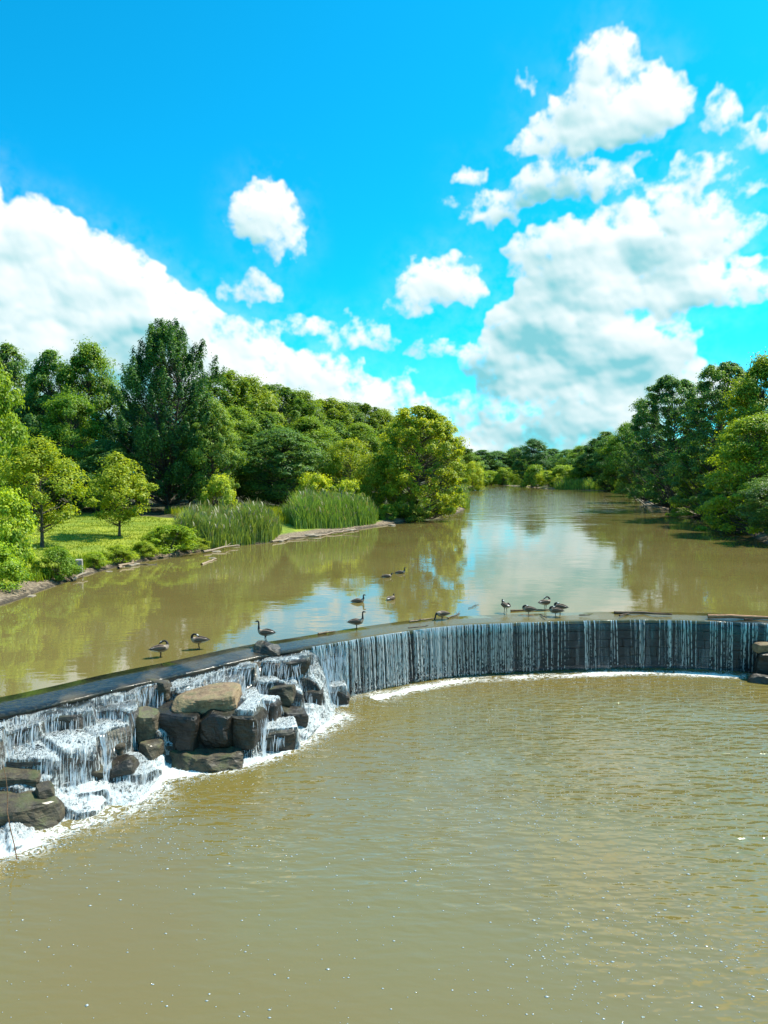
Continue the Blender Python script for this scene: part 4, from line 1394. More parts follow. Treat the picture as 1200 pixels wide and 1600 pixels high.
tree_px('bank_tree', 'ash', 948, 676, 330, 66, 'far right bank tree just left of the mid green tree', group=RB)
tree_px('bank_tree', 'lime', 1040, 708, 152, 70, 'low dark tree at the foot of the leaning tree', group=RB)
tree_px('bank_tree', 'lime', 996, 714, 222, 62, 'low dark tree on the bank right of the reed point', group=RB)
tree_px('bank_bush', 'shrub', 1002, 750, 190, 40, 'small pale bush at the waterline right of the reed point', 'bush', RB)
tree_px('bank_bush', 'bush', 980, 742, 262, 40, 'low bush between the reed point and the small pale bush', 'bush', RB)
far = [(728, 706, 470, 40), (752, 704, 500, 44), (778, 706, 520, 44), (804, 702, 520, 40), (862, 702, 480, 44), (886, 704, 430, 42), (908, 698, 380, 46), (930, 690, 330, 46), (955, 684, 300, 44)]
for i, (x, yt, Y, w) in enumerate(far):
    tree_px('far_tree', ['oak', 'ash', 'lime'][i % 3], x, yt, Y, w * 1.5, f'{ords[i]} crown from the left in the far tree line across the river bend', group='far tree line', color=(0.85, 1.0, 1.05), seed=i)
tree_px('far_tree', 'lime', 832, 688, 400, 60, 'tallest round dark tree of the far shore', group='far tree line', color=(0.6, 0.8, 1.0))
fb = [(738, 722, 300, 26), (746, 736, 440, 30), (768, 736, 470, 30), (790, 732, 460, 28), (815, 734, 420, 30), (838, 728, 380, 30), (858, 736, 360, 30), (880, 728, 345, 40), (908, 730, 335, 44), (930, 728, 330, 40)]
for i, (x, yt, Y, w) in enumerate(fb):
    tree_px('far_bush', ['willow', 'bush'][i % 2], x, yt, Y, w * 1.4, f'{ords[i]} pale bush from the left along the far shore', 'bush', 'bushes of the far shore',
            (1.0, 1.1, 0.95) if i % 3 else (1.3, 1.25, 0.9), seed=i)

# the wood behind, which only fills the gaps between those crowns
fr_rng = np.random.RandomState(77)
wv_, wq_, wt_, nacc = [], [], [], 0
spots = []
for x in np.arange(-95, -16, 6.5):
    spots.append((x, 150 + fr_rng.uniform(-6, 6) + max(0, x + 62) * 2.6, fr_rng.uniform(17, 20)))
for k in range(26):
    spots.append((-48 + k * 4.4, 270 + k * 10, fr_rng.uniform(19, 23)))
for k in range(24):
    spots.append((66 + k * 3.6 + fr_rng.uniform(-3, 3), 118 + k * 17, fr_rng.uniform(15, 18)))
for k in range(16):
    spots.append((-10 + k * 16, 575 + fr_rng.uniform(-10, 10), fr_rng.uniform(15, 19)))
for k in range(16):                 # the banks are wooded on beyond the picture's sides too
    spots.append((-62 - (k % 4) * 7 + fr_rng.uniform(-2, 2), 62 + k * 5.5, fr_rng.uniform(14, 19)))
for k in range(16):
    spots.append((52 + (k % 3) * 6 + fr_rng.uniform(-2, 2), 18 + k * 4.6, fr_rng.uniform(13, 18)))
for (x, y, h) in spots:
    nl_ = 1500 if y < 560 else 2600
    wr_ = 5.2 if y < 560 else 12.0
    d3 = fr_rng.normal(size=(nl_, 3))
    d3 /= np.linalg.norm(d3, axis=1)[:, None]
    p3 = d3 * np.array([wr_, 5.2, h * 0.50]) * (0.8 + 0.2 * fr_rng.rand(nl_))[:, None]
    p3 += np.array([x, y, gz(x, y) + h * 0.5])
    p3 += np.stack([fbm(p3[:, 0] * 0.4, p3[:, 2] * 0.4, 2, 3 + a) - 0.5 for a in range(3)], 1) * 2.0
    nn3 = d3 + fr_rng.normal(size=(nl_, 3)) * 0.4 + np.array([0, 0, 0.4])
    nn3 /= np.linalg.norm(nn3, axis=1)[:, None]
    a_, b_ = leaf_quads(p3, nn3, 0.95 if y < 560 else 1.7, 0.7 if y < 560 else 1.3, fr_rng)
    wv_.append(a_)
    wq_.append(b_ + nacc)
    nacc += len(a_)
    wt_.append(np.repeat(fr_rng.rand(nl_) * 0.6, 4))
wd_ = mobj('wood', np_mesh('wood', np.concatenate(wv_), np.concatenate(wq_), M['leaf_dark'], {'tint': np.concatenate(wt_)}))
tag(wd_, 'dense dark wood closing the gaps behind the bank trees', 'wood', None, 'stuff')

# ------------------------------------------------------------------ shrubs and weeds of the left bank
SB = 'shrubs of the left bank'
tree_px('bank_shrub', 'bush', 8, 770, 44, 110, 'dense tall bush filling the left edge above the water', 'bush', SB, (1.5, 1.45, 0.9))
tree_px('bank_shrub', 'bush', -20, 850, 39.5, 110, 'lower leafy bush at the waterline in the left corner', 'bush', SB, (1.2, 1.3, 0.9))
tree_px('bank_shrub', 'shrub', 88, 856, 44.5, 66, 'broad leaved shrub beside the concrete block', 'bush', SB, (0.55, 0.75, 0.7))
tree_px('bank_shrub', 'shrub', 148, 862, 50, 42, 'low yellow green weeds right of the concrete block', 'bush', SB, (0.95, 1.05, 0.8))
tree_px('bank_shrub', 'shrub', 185, 852, 53, 56, 'yellow green weed clump between the concrete block and the round bush', 'bush', SB, (1.0, 1.05, 0.8))
tree_px('bank_shrub', 'shrub', 222, 846, 56, 44, 'narrow weed clump touching the left of the round bush', 'bush', SB, (0.95, 1, 0.8))
tree_px('bank_shrub', 'shrub', 265, 822, 59.5, 88, 'large round yellow green bush at the waterline before the reeds', 'bush', SB, (0.8, 0.95, 0.75))
tree_px('bank_shrub', 'shrub', 305, 840, 62.5, 44, 'small bright weeds right of the round bush', 'bush', SB, (1, 1, 0.8))
tree_px('bank_shrub', 'bush', 342, 744, 93, 56, 'pale green rounded bush behind the nearer reed bed', 'bush', SB, (1.7, 1.5, 1.3))
tree_px('bank_shrub', 'bush', 490, 742, 100, 70, 'pale feathery bush behind the left end of the far reed bed', 'bush', SB, (1.9, 1.6, 1.0))
tree_px('bank_shrub', 'bush', 545, 752, 101, 60, 'yellow green bush behind the right end of the far reed bed', 'bush', SB, (1.7, 1.5, 0.8))
tree_px('bank_shrub', 'bush', 640, 772, 104, 60, 'dark bush under the riverside sycamore', 'bush', SB, (0.8, 0.9, 0.9))
tree_px('bank_shrub', 'bush', 692, 772, 122, 46, 'low bush at the water right under the riverside sycamore', 'bush', SB, (1.2, 1.2, 0.8))
tree_px('bank_shrub', 'bush', 605, 788, 99, 36, 'small bush between the far reed bed and the sycamore', 'bush', SB, (1.1, 1.2, 0.9))


def blades(name, P, H, Wd, mat, rs, bend=0.25, label=None, cat=None, tint=None):
    """tapered bent blades, two quads each"""
    n_ = len(P)
    a = rs.uniform(0, 2 * np.pi, n_)
    sd = np.c_[np.cos(a), np.sin(a), np.zeros(n_)]
    bd = np.c_[np.cos(a + 1.5 + rs.normal(0, 0.5, n_)), np.sin(a + 1.5), np.zeros(n_)] * (bend * rs.rand(n_) * H)[:, None]
    upv = np.array([0, 0, 1.0])
    L0, L1, L2 = P, P + upv * (H * 0.6)[:, None] + bd * 0.3, P + upv * H[:, None] * 0.97 + bd
    w = Wd[:, None] * 0.5
    v_ = np.stack([L0 - sd * w, L0 + sd * w, L1 - sd * w * 0.9, L1 + sd * w * 0.9, L2 - sd * w * 0.12, L2 + sd * w * 0.12], 1).reshape(-1, 3)
    b0 = (np.arange(n_) * 6)[:, None]
    q_ = np.concatenate([b0 + np.array([[0, 1, 3, 2]]), b0 + np.array([[2, 3, 5, 4]])], 0)
    tn = rs.rand(n_) if tint is None else tint
    o = mobj(name, np_mesh(name, v_, q_, M[mat], {'tint': np.repeat(tn, 6)}))
    if label:
        tag(o, label, cat, None, 'stuff')
    return o


def scatter_poly(poly, n_, rs):
    poly = np.array(poly, float)
    lo, hi = poly.min(0), poly.max(0)
    P = rs.uniform(lo, hi, (n_ * 4, 2))
    ins = poly_sdf(P[:, 0], P[:, 1], poly) < 0
    P = P[ins][:n_]
    return np.c_[P, ground_h(P[:, 0], P[:, 1])]


rs = np.random.RandomState(31)


def px_poly(pts, z=0.3):
    return [tuple(at(x, y, z).xy) for x, y in pts]


def reed_bed(poly, n_, h, label, wd=0.07, tone=(1, 1, 1)):
    P = scatter_poly(poly, n_, rs)
    d = poly_sdf(P[:, 0], P[:, 1], WATER_POLY)
    keep = (d > -0.7)
    P = P[keep]
    P[:, 2] = np.maximum(P[:, 2], -0.1)
    ed = -poly_sdf(P[:, 0], P[:, 1], np.array(poly, float))
    P = P[rs.rand(len(P)) < 0.35 + ed]
    ed = -poly_sdf(P[:, 0], P[:, 1], np.array(poly, float))
    hh = h * np.clip(0.5 + 0.33 * ed / max(1.0, h / 4), 0.4, 1) * (0.5 + 0.6 * fbm(P[:, 0] * 0.5, P[:, 1] * 0.5, 2, 5)) * (0.62 + 0.5 * rs.rand(len(P)))
    o = blades('reed_bed', P, hh, np.full(len(P), wd), 'reed', rs, 0.42, label, 'reeds')
    o.color = (*tone, 1)
    k_ = rs.rand(len(P)) < 0.05
    T_ = P[k_] + np.c_[rs.normal(0, 0.12, (k_.sum(), 2)), hh[k_] * 0.93]
    pv = blades('plume', T_, 0.35 + 0.35 * rs.rand(len(T_)), np.full(len(T_), wd * 1.8), 'plume', rs, 0.9)
    pv.parent = o
    pv['kind'] = 'stuff'
    pv.color = (1, 1, 1, 1)


reed_bed([(-19.5, 64.5), (-15.8, 63.6), (-14.2, 66.6), (-11.2, 70.6), (-11.0, 76), (-16, 78), (-21, 72)], 12000, 3.6, 'tall grey green reed bed at the water beside the round bush', 0.075)
reed_bed([(-10.0, 80), (-5.4, 85.5), (-1.2, 93), (-0.8, 97), (-6, 98), (-13.5, 93)], 12000, 4.3, 'tall reed bed on the shore left of the riverside sycamore', 0.085, (0.9, 1.05, 0.9))
reed_bed([(17.0, 138), (21, 175), (26, 215), (22, 220), (14, 190), (11, 150)], 6000, 4.2, 'reeds along the left shore past the riverside sycamore', 0.16, (1.1, 1.1, 1.1))
reed_bed([(80.5, 330), (92, 310), (101, 296), (112, 300), (96, 332), (84, 350)], 7000, 5.0, 'reed point jutting from the right bank far up the river', 0.25, (1.3, 1.35, 1.1))
reed_bed([(50, 432), (58, 470), (74, 482), (84, 420), (96, 420), (84, 505), (40, 520), (44, 470)], 6000, 4.5, 'pale reeds closing the river at the far bend', 0.4, (1.0, 1.05, 0.9))
reed_bed([(30, 300), (42, 360), (53, 430), (40, 440), (28, 360), (22, 310)], 4000, 4.5, 'low far reeds beyond the left bend', 0.25, (0.9, 1.0, 0.9))

# yellow meadow behind the reeds
P = scatter_poly([(-24, 86), (-12, 84), (-9, 93), (-3, 100), (-8, 112), (-24, 108), (-30, 96)], 9000, rs)
blades('meadow_grass', P, 0.7 + 0.5 * rs.rand(len(P)), np.full(len(P), 0.09), 'grass', rs, 0.4, 'sunlit yellow green meadow grass between the two reed beds', 'grass')
# mown lawn, only a roughness of the surface
P = scatter_poly([(-44, 42), (-20.6, 40), (-21.0, 52), (-17.5, 63), (-20, 78), (-30, 90), (-48, 84)], 30000, rs)
d_l = poly_sdf(P[:, 0], P[:, 1], WATER_POLY)
P = P[d_l > 1.3]
blades('lawn_grass', P, 0.05 + 0.10 * rs.rand(len(P)), np.full(len(P), 0.05), 'grass', rs, 0.5, 'short sunlit lawn grass under the young trees', 'grass').color = (0.85, 0.9, 0.8, 1)
# ragged weeds hanging on the bank edge
pl = WATER_POLY[(WATER_POLY[:, 1] > 36) & (WATER_POLY[:, 1] < 72) & (WATER_POLY[:, 0] < 0)]
ee = pl[rs.randint(len(pl), size=7000)] + rs.normal(0, 0.35, (7000, 2))
ee[:, 0] -= 1.4
dd = poly_sdf(ee[:, 0], ee[:, 1], WATER_POLY)
ee = ee[(dd > 0.7) & (fbm(ee[:, 0] * 0.4, ee[:, 1] * 0.4, 2, 8) > 0.42)]
P = np.c_[ee, ground_h(ee[:, 0], ee[:, 1])]
blades('bank_weeds', P, 0.25 + 0.5 * rs.rand(len(P)), np.full(len(P), 0.06), 'grass', rs, 0.5, 'ragged weeds along the edge of the left bank', 'weeds').color = (0.8, 0.95, 0.8, 1)

# ------------------------------------------------------------------ stones, driftwood and litter on the left bank
BS_G = 'pale stones on the left bank'
stones = [(188, 886, 22), (205, 884, 30), (222, 879, 18), (168, 893, 16), (322, 866, 26), (338, 862, 22), (352, 858, 30), (366, 853, 18), (330, 872, 14),
          (395, 851, 22), (438, 846, 26), (462, 843, 18), (490, 838, 26), (520, 833, 18), (548, 829, 22), (580, 825, 16), (612, 821, 18), (140, 899, 14), (84, 917, 16), (46, 932, 20)]
bank_meshes = [rock_mesh('bank_stone', 1.0, 0.8, 0.34, 60 + k, 'bank_stone', 4.0, 4, 0.05, 6) for k in range(4)]
stones = [t_ for k_, t_ in enumerate(stones) if k_ not in (2, 4, 6, 9, 11, 13, 15, 17)]
for i, (x, y, w) in enumerate(stones):
    w = w * (0.55 + 0.5 * ((i * 37) % 10) / 10)
    p = at(x, y, 0.02)
    o = mobj('bank_stone', bank_meshes[i % 4])
    sc = w / F_PX * p.y
    o.location = (p.x, p.y + 0.2, -0.06)
    o.scale = (sc, sc * (0.6 + 0.1 * (i % 5)), sc * 0.55)
    o.rotation_euler = (0, 0, i * 1.3)
    tag(o, f'flat pale stone at the left waterline, {ords[min(i, 17)] if i < 18 else ["nineteenth", "twentieth"][i - 18]} in the row of stones', 'stone', BS_G)
order = sorted([o for o in bpy.data.objects if o.name.startswith('bank_stone')], key=lambda o: o.location.y)
num = ords + ['nineteenth', 'twentieth']
for i, o in enumerate(order):
    o['label'] = f'{num[i]} nearest of the flat pale stones along the left waterline'


def log_obj(name, p0, p1, r, label, seed, tone=(1, 1, 1), forks=0, cat='driftwood', group=None, bend=0.06):
    p0, p1 = np.array(p0, float), np.array(p1, float)
    r_ = np.random.RandomState(seed)
    r = r * (0.8 if name == 'driftwood_log' else 1.0)
    L = np.linalg.norm(p1 - p0)
    k = np.linspace(0, 1, 7)
    pts = p0 + (p1 - p0) * k[:, None] + np.c_[r_.normal(0, bend * L, 7), r_.normal(0, bend * L, 7), r_.normal(0, bend * L * 0.25, 7)] * np.sin(k * np.pi)[:, None]
    acc = Acc()
    c = (p0 + p1) / 2
    tube(acc, pts - c, r * (1 - 0.45 * k) * (1 + 0.2 * r_.rand(7)), 8, cap=False)
    for f in range(forks):
        i = r_.randint(2, 6)
        d = (p1 - p0) / L * r_.uniform(0.1, 0.3) * L + r_.normal(0, 0.12 * L, 3) 
        d[2] = abs(d[2]) * 0.35 + 0.05
        tube(acc, [pts[i] - c, pts[i] - c + d * 0.5, pts[i] - c + d], [r * 0.5, r * 0.35, r * 0.1], 5, cap=False)
    o = mobj(name, acc.mesh(name, M['wood'], None, True))
    o.location = c
    o.color = (*tone, 1)
    return tag(o, label, cat, group)


def L2(x0, y0, x1, y1, z0=0.04, z1=0.04):
    return tuple(at(x0, y0, z0)), tuple(at(x1, y1, z1))


log_obj('driftwood_log', *L2(315, 882, 338, 873, 0.02, 0.05), 0.11, 'short pale log floating off the mud below the near reeds', 1, (1.2, 1.1, 1), 0, bend=0.02)
log_obj('driftwood_log', *L2(185, 887, 214, 876, 0.12, 0.2), 0.13, 'pale log on the mud under the yellow green weeds', 2, (1.1, 1, 0.9), 1)
log_obj('driftwood_log', *L2(112, 906, 136, 894, 0.12, 0.3), 0.12, 'bent grey branch on the mud below the concrete block', 3, (1, 1, 1), 2)
log_obj('driftwood_log', *L2(318, 862, 372, 852, 0.15, 0.2), 0.12, 'long weathered log at the foot of the near reeds', 4, (1.1, 1.05, 1), 2)
log_obj('driftwood_log', *L2(212, 882, 246, 882, 0.03, 0.03), 0.06, 'thin stick lying in the shallows below the round bush', 5, (1, 0.95, 0.9), 1)
log_obj('driftwood_log', *L2(425, 846, 480, 838, 0.15, 0.15), 0.13, 'bleached log on the mud flat between the reed beds', 6, (1.2, 1.15, 1.1), 2)
log_obj('driftwood_log', *L2(500, 836, 560, 827, 0.15, 0.12), 0.12, 'bleached log on the mud below the far reed bed', 7, (1.2, 1.1, 1.05), 2)
log_obj('driftwood_log', *L2(1060, 800, 1096, 806, 0.15, 0.15), 0.15, 'fallen pale branch on the right bank under the grove', 8, (1.1, 1.1, 1), 2)
log_obj('driftwood_log', *L2(1000, 782, 1040, 796, 0.2, 0.2), 0.16, 'fallen grey branch further up the right bank', 9, (1.1, 1.1, 1), 2)

# concrete block half hidden by the shrub
bm = bmesh.new()
bmesh.ops.create_cube(bm, size=1.0)
bmesh.ops.scale(bm, vec=(0.95, 0.8, 1.0), verts=bm.verts)
bmesh.ops.bevel(bm, geom=bm.edges[:], offset=0.04, segments=2, affect='EDGES')
for v_ in bm.verts:
    v_.co += Vector(mnoise.noise_vector(v_.co * 3)) * 0.02
me = bpy.data.meshes.new('concrete_block')
bm.to_mesh(me)
bm.free()
me.materials.append(M['concrete'])
o = mobj('concrete_block', me)
p = at(113, 896, 0.25)
o.location = (p.x, p.y + 0.4, 0.62)
o.rotation_euler = (0, 0, R(18))
tag(o, 'weathered concrete block on the grassy left bank beside a shrub', 'block')

# ------------------------------------------------------------------ branches stranded on the crest
TW = 'branches stranded on the dam crest'
twigs = [((497, 990, 524, 986), 0.035, 'short pale stick on the crest left of the alert goose', 1, (0.9, 0.8, 0.7)),
         ((640, 971, 677, 966), 0.035, 'pale stick on the crest left of the crouching goose', 1, (1, 0.9, 0.8)),
         ((638, 981, 668, 978), 0.03, 'dark twig at the lip below the pale stick', 2, (0.4, 0.35, 0.3)),
         ((700, 966, 718, 958), 0.03, 'twiggy fork sticking up right of the crouching goose', 3, (0.45, 0.4, 0.35)),
         ((732, 950, 748, 944), 0.02, 'tiny spray of twigs in the water before the back turned goose', 3, (0.4, 0.5, 0.5)),
         ((798, 954, 864, 952), 0.045, 'long thin pole on which four geese stand', 0, (0.55, 0.42, 0.3)),
         ((844, 960, 854, 965), 0.03, 'dark crooked twig in front of the pole with the geese', 1, (0.3, 0.28, 0.25)),
         ((905, 961, 922, 961), 0.03, 'small knotted twig right of the sleeping geese', 2, (0.3, 0.35, 0.35)),
         ((960, 957, 1050, 960), 0.07, 'long dark driftwood branch along the right of the crest', 2, (0.45, 0.38, 0.32)),
         ((968, 962, 985, 958), 0.04, 'short dark branch under the long driftwood branch', 1, (0.35, 0.3, 0.28)),
         ((1106, 963, 1215, 966), 0.10, 'reddish flat log on the crest at the right edge', 0, (1.25, 0.85, 0.62)),
         ((1163, 968, 1176, 968), 0.05, 'dark knot of wood before the reddish log', 0, (0.12, 0.10, 0.10))]
for i, (q4, r, lab, fk, tone) in enumerate(twigs):
    log_obj('branch', *L2(*q4, 0.03 + r * 0.3, 0.03 + r * 0.3), r, lab, 40 + i, tone, fk, 'branch', TW, 0.03)
# dry stalks before the rocks at the left edge
for i, (a4, lab) in enumerate([((27, 1345, 4, 1190), 'tall dry stalk leaning across the big left boulder')]):
    p0 = atY(a4[0], a4[1], 16.4)
    p1 = atY(a4[2], a4[3], 16.9)
    log_obj('dry_stalk', tuple(p0), tuple(p1), 0.012, lab, 70 + i, (0.75, 0.5, 0.35), 1, 'stalk', None, 0.02)

# ------------------------------------------------------------------ geese
BLACK, BROWN, PALE, WHITE, DKB = (0.012, 0.011, 0.011), (0.10, 0.068, 0.045), (0.34, 0.27, 0.20), (0.70, 0.68, 0.64), (0.05, 0.035, 0.025)


def goose_mesh(key, path, legs=True, leg_h=0.23):
    """path: (x, y, z, half width, half height, top colour, under colour); one skin from tail to bill"""
    P = np.array([p[:3] for p in path], float)
    hw = np.array([p[3] for p in path])
    hh = np.array([p[4] for p in path])
    # smooth the path
    k0 = np.arange(len(P))
    k1 = np.linspace(0, len(P) - 1, len(P) * 3 - 2)
    P1 = np.stack([np.interp(k1, k0, P[:, a]) for a in range(3)], 1)
    P1[1:-1] = 0.25 * P1[:-2] + 0.5 * P1[1:-1] + 0.25 * P1[2:]
    hw, hh = np.interp(k1, k0, hw), np.interp(k1, k0, hh)
    ct = np.array([p[5] for p in path])[np.clip(np.round(k1).astype(int), 0, len(P) - 1)]
    cu_ = np.array([p[6] for p in path])[np.clip(np.round(k1).astype(int), 0, len(P) - 1)]
    tg = np.gradient(P1, axis=0)
    tg /= np.linalg.norm(tg, axis=1)[:, None] + 1e-9
    sides = 12
    side = np.array([0, 1.0, 0])
    V_, F_, Cc_ = [], [], []
    for i in range(len(P1)):
        side = side - tg[i] * np.dot(side, tg[i])
        side /= np.linalg.norm(side) + 1e-9
        upn = np.cross(tg[i], side)
        for j in range(sides):
            a = 2 * np.pi * j / sides
            V_.append(P1[i] + side * hw[i] * math.cos(a) + upn * hh[i] * math.sin(a))
            wz = 0.5 + 0.5 * math.sin(a)
            Cc_.append(ct[i] if wz > 0.35 else cu_[i])
    V_ = np.array(V_)
    # orientation of 'up' may flip: under colour must be the lower side
    for i in range(len(P1)):
        for j in range(sides):
            F_.append((i * sides + j, i * sides + (j + 1) % sides, (i + 1) * sides + (j + 1) % sides, (i + 1) * sides + j)) if i < len(P1) - 1 else None
    V_, Cc_ = list(V_), list(Cc_)

    def add_tube(pts, rad_, col):
        acc = Acc()
        tube(acc, pts, rad_, 5, cap=False)
        b0 = len(V_)
        V_.extend(list(acc.v[0]))
        Cc_.extend([col] * len(acc.v[0]))
        F_.extend([tuple(b0 + q for q in f) for f in acc.f[0]])
    if legs:
        for sgn in (-1, 1):
            y = 0.065 * sgn
            add_tube([(0.0, y, leg_h + 0.05), (0.01, y, leg_h * 0.55), (-0.015, y, 0.03), (0.0, y, 0.006)], [0.028, 0.014, 0.012, 0.014], BLACK)
            b0 = len(V_)
            V_.extend([np.array(c) for c in ((-0.02, y - 0.012, 0.008), (0.095, y - 0.055, 0.004), (0.11, y, 0.006), (0.095, y + 0.055, 0.004), (-0.02, y + 0.012, 0.008))])
            Cc_.extend([BLACK] * 5)
            F_.append((b0, b0 + 1, b0 + 2, b0 + 2))
            F_.append((b0, b0 + 2, b0 + 3, b0 + 4))
    me = bpy.data.meshes.new('goose')
    clean = []
    for f in F_:
        g = []
        for q in f:
            if q not in g:
                g.append(q)
        clean.append(g)
    me.from_pydata([tuple(v_) for v_ in V_], [], clean)
    a = me.attributes.new('plume', 'FLOAT_VECTOR', 'POINT')
    a.data.foreach_set('vector', np.array(Cc_, np.float32).ravel())
    me.materials.append(M['plumage'])
    me.polygons.foreach_set('use_smooth', np.ones(len(me.polygons), bool))
    me.update()
    return me


def wing_mesh(sgn, z0):
    """folded wing lying along the flank, tip over the tail"""
    V_, F_, C_ = [], [], []
    ks = np.linspace(0, 1, 9)
    for k in ks:
        x = 0.17 - 0.56 * k
        z = z0 + 0.05 - 0.02 * k + 0.015 * math.sin(k * 3)
        wz = 0.095 * math.sin(min(1, k * 1.6 + 0.25) * math.pi * 0.5) * (1 - k ** 2.2) + 0.012
        y = sgn * (0.150 * math.sqrt(max(0, 1 - (k * 0.98) ** 2.4)) + 0.012)
        for j in range(8):
            a = 2 * math.pi * j / 8
            V_.append((x, y + sgn * 0.022 * math.cos(a), z + wz * math.sin(a)))
            C_.append(DKB if k > 0.75 else (BROWN if j % 2 else (0.15, 0.11, 0.08)))
    for i in range(8):
        for j in range(8):
            F_.append((i * 8 + j, i * 8 + (j + 1) % 8, (i + 1) * 8 + (j + 1) % 8, (i + 1) * 8 + j))
    F_.append(tuple(range(8)))
    me = bpy.data.meshes.new('wing')
    me.from_pydata(V_, [], F_)
    a = me.attributes.new('plume', 'FLOAT_VECTOR', 'POINT')
    a.data.foreach_set('vector', np.array(C_, np.float32).ravel())
    me.materials.append(M['plumage'])
    me.polygons.foreach_set('use_smooth', np.ones(len(me.polygons), bool))
    me.update()
    return me


def body_part(z):
    return [(-0.46, 0, z + 0.02, 0.02, 0.006, BLACK, WHITE), (-0.38, 0, z + 0.01, 0.06, 0.025, BLACK, WHITE), (-0.30, 0, z, 0.09, 0.06, WHITE, WHITE),
            (-0.18, 0, z, 0.125, 0.10, BROWN, WHITE), (-0.04, 0, z, 0.15, 0.130, BROWN, PALE), (0.09, 0, z + 0.01, 0.148, 0.138, BROWN, PALE),
            (0.19, 0, z + 0.035, 0.12, 0.125, PALE, PALE)]


def head_part(p, d, c=1):
    """p base of the head, d unit direction of the bill"""
    p, d = np.array(p, float), np.array(d, float)
    d /= np.linalg.norm(d)
    f = lambda s, dz=0: tuple(p + d * s + np.array([0, 0, dz]))
    return [(*f(0.0, 0.0), 0.036, 0.042, BLACK, WHITE), (*f(0.04, 0.004), 0.036, 0.040, BLACK, WHITE), (*f(0.075, -0.002), 0.026, 0.027, BLACK, BLACK),
            (*f(0.10, -0.006), 0.018, 0.014, BLACK, BLACK), (*f(0.135, -0.012), 0.013, 0.008, BLACK, BLACK), (*f(0.142, -0.013), 0.004, 0.003, BLACK, BLACK)]


def N_(x, y, z, w):
    return (x, y, z, w, w, BLACK, BLACK)


Z = 0.35
alert = body_part(Z) + [(0.26, 0, Z + 0.10, 0.075, 0.08, PALE, PALE), N_(0.285, 0, Z + 0.18, 0.048), N_(0.285, 0, Z + 0.27, 0.036), N_(0.28, 0, Z + 0.36, 0.032),
                        N_(0.285, 0, Z + 0.42, 0.033)] + head_part((0.31, 0, Z + 0.465), (1, 0, -0.05))
preen = body_part(Z) + [(0.25, 0.01, Z + 0.10, 0.075, 0.08, PALE, PALE), N_(0.27, 0.03, Z + 0.17, 0.05), N_(0.24, 0.06, Z + 0.25, 0.04), N_(0.17, 0.09, Z + 0.285, 0.036),
                        N_(0.10, 0.10, Z + 0.27, 0.034)] + head_part((0.06, 0.10, Z + 0.245), (-0.8, 0.1, -0.55))
sleep = body_part(Z - 0.04) + [(0.25, 0.0, Z + 0.04, 0.08, 0.085, PALE, PALE), N_(0.255, 0.02, Z + 0.11, 0.055), N_(0.20, 0.04, Z + 0.155, 0.046), N_(0.14, 0.05, Z + 0.165, 0.042)] + \
    head_part((0.10, 0.05, Z + 0.16), (-0.9, 0.1, -0.2))
graze = body_part(Z - 0.02) + [(0.26, 0, Z + 0.03, 0.075, 0.08, PALE, PALE), N_(0.32, 0.01, Z + 0.02, 0.05), N_(0.36, 0.02, Z - 0.05, 0.038), N_(0.38, 0.02, Z - 0.13, 0.034)] + \
    head_part((0.385, 0.02, Z - 0.19), (0.45, 0.1, -0.7))
swimZ = 0.07
swim = body_part(swimZ) + [(0.26, 0, swimZ + 0.10, 0.075, 0.08, PALE, PALE), N_(0.285, 0, swimZ + 0.18, 0.048), N_(0.275, 0, swimZ + 0.26, 0.036), N_(0.275, 0, swimZ + 0.31, 0.033)] + \
    head_part((0.30, 0, swimZ + 0.35), (1, 0, -0.05))
swim_low = body_part(swimZ) + [(0.25, 0, swimZ + 0.08, 0.075, 0.08, PALE, PALE), N_(0.29, 0, swimZ + 0.13, 0.048), N_(0.31, 0, swimZ + 0.18, 0.038)] + head_part((0.33, 0, swimZ + 0.22), (1, 0.2, -0.2))
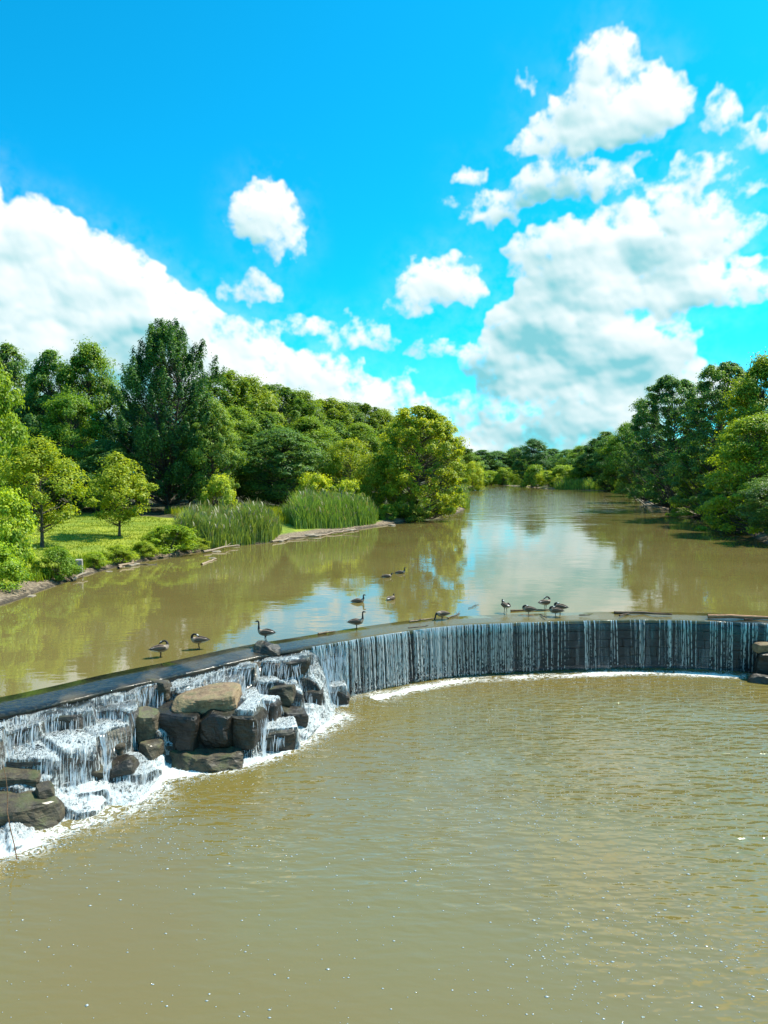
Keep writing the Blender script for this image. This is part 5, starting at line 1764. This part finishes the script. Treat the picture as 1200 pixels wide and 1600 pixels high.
GM = {'alert': (goose_mesh('alert', alert), Z), 'preen': (goose_mesh('preen', preen), Z), 'sleep': (goose_mesh('sleep', sleep, True, 0.19), Z - 0.04),
      'graze': (goose_mesh('graze', graze), Z - 0.02), 'swim': (goose_mesh('swim', swim, False), swimZ), 'swim_low': (goose_mesh('swim_low', swim_low, False), swimZ)}
WM = {}
geese = [  # foot x, y, pose, heading (degrees anticlockwise from +X), height of the footing, label
    (251, 1028, 'preen', 25, -0.03, 'goose preening on the crest nearest the left edge, head hidden'),
    (311, 1014, 'preen', 190, 0.0, 'goose preening on the bare crest, second from the left'),
    (415, 1002, 'alert', 172, 0.2, 'goose standing upright on the crest stone above the rocks'),
    (557, 984, 'alert', 8, -0.04, 'goose standing upright with raised neck at the start of the falls'),
    (691, 970, 'graze', 200, -0.06, 'goose bending its head down at the lip of the falls'),
    (790, 957, 'preen', 110, 0.03, 'goose with its back turned at the left end of the pole'),
    (826, 962, 'sleep', 170, -0.03, 'goose sleeping with tucked head at the middle of the pole'),
    (852, 952, 'preen', 20, 0.03, 'goose preening at the far side of the right end of the pole'),
    (875, 958, 'sleep', 150, 0.0, 'goose resting behind the rightmost standing goose'),
    (868, 964, 'sleep', 165, -0.05, 'goose standing in front at the right end of the group, head tucked'),
    (560, 941, 'swim', 5, 0.0, 'goose swimming to the right above the upright goose on the falls'),
    (611, 937, 'swim_low', 60, 0.0, 'goose swimming away, right of the other near swimmer'),
    (605, 902, 'swim_low', 10, 0.0, 'goose swimming lowest necked in the far pair'),
    (626, 896, 'swim', 5, 0.0, 'goose leading the far swimming pair, neck raised'),
]
for (x, y, pose, hd, zf, lab) in geese:
    p = at(x, y, zf)
    me, zb = GM[pose]
    if zb not in WM:
        WM[zb] = (wing_mesh(-1, zb), wing_mesh(1, zb))
    o = mobj('goose', me)
    o.location = (p.x, p.y, zf + (0.0 if pose[:4] != 'swim' else -0.02))
    o.rotation_euler = (0, 0, R(hd))
    o.scale = (0.97, 0.97, 0.97)
    for w_ in WM[zb]:
        mobj('wing', w_, o)
    tag(o, lab, 'goose', 'swimming geese' if pose[:4] == 'swim' else 'geese on the dam crest')
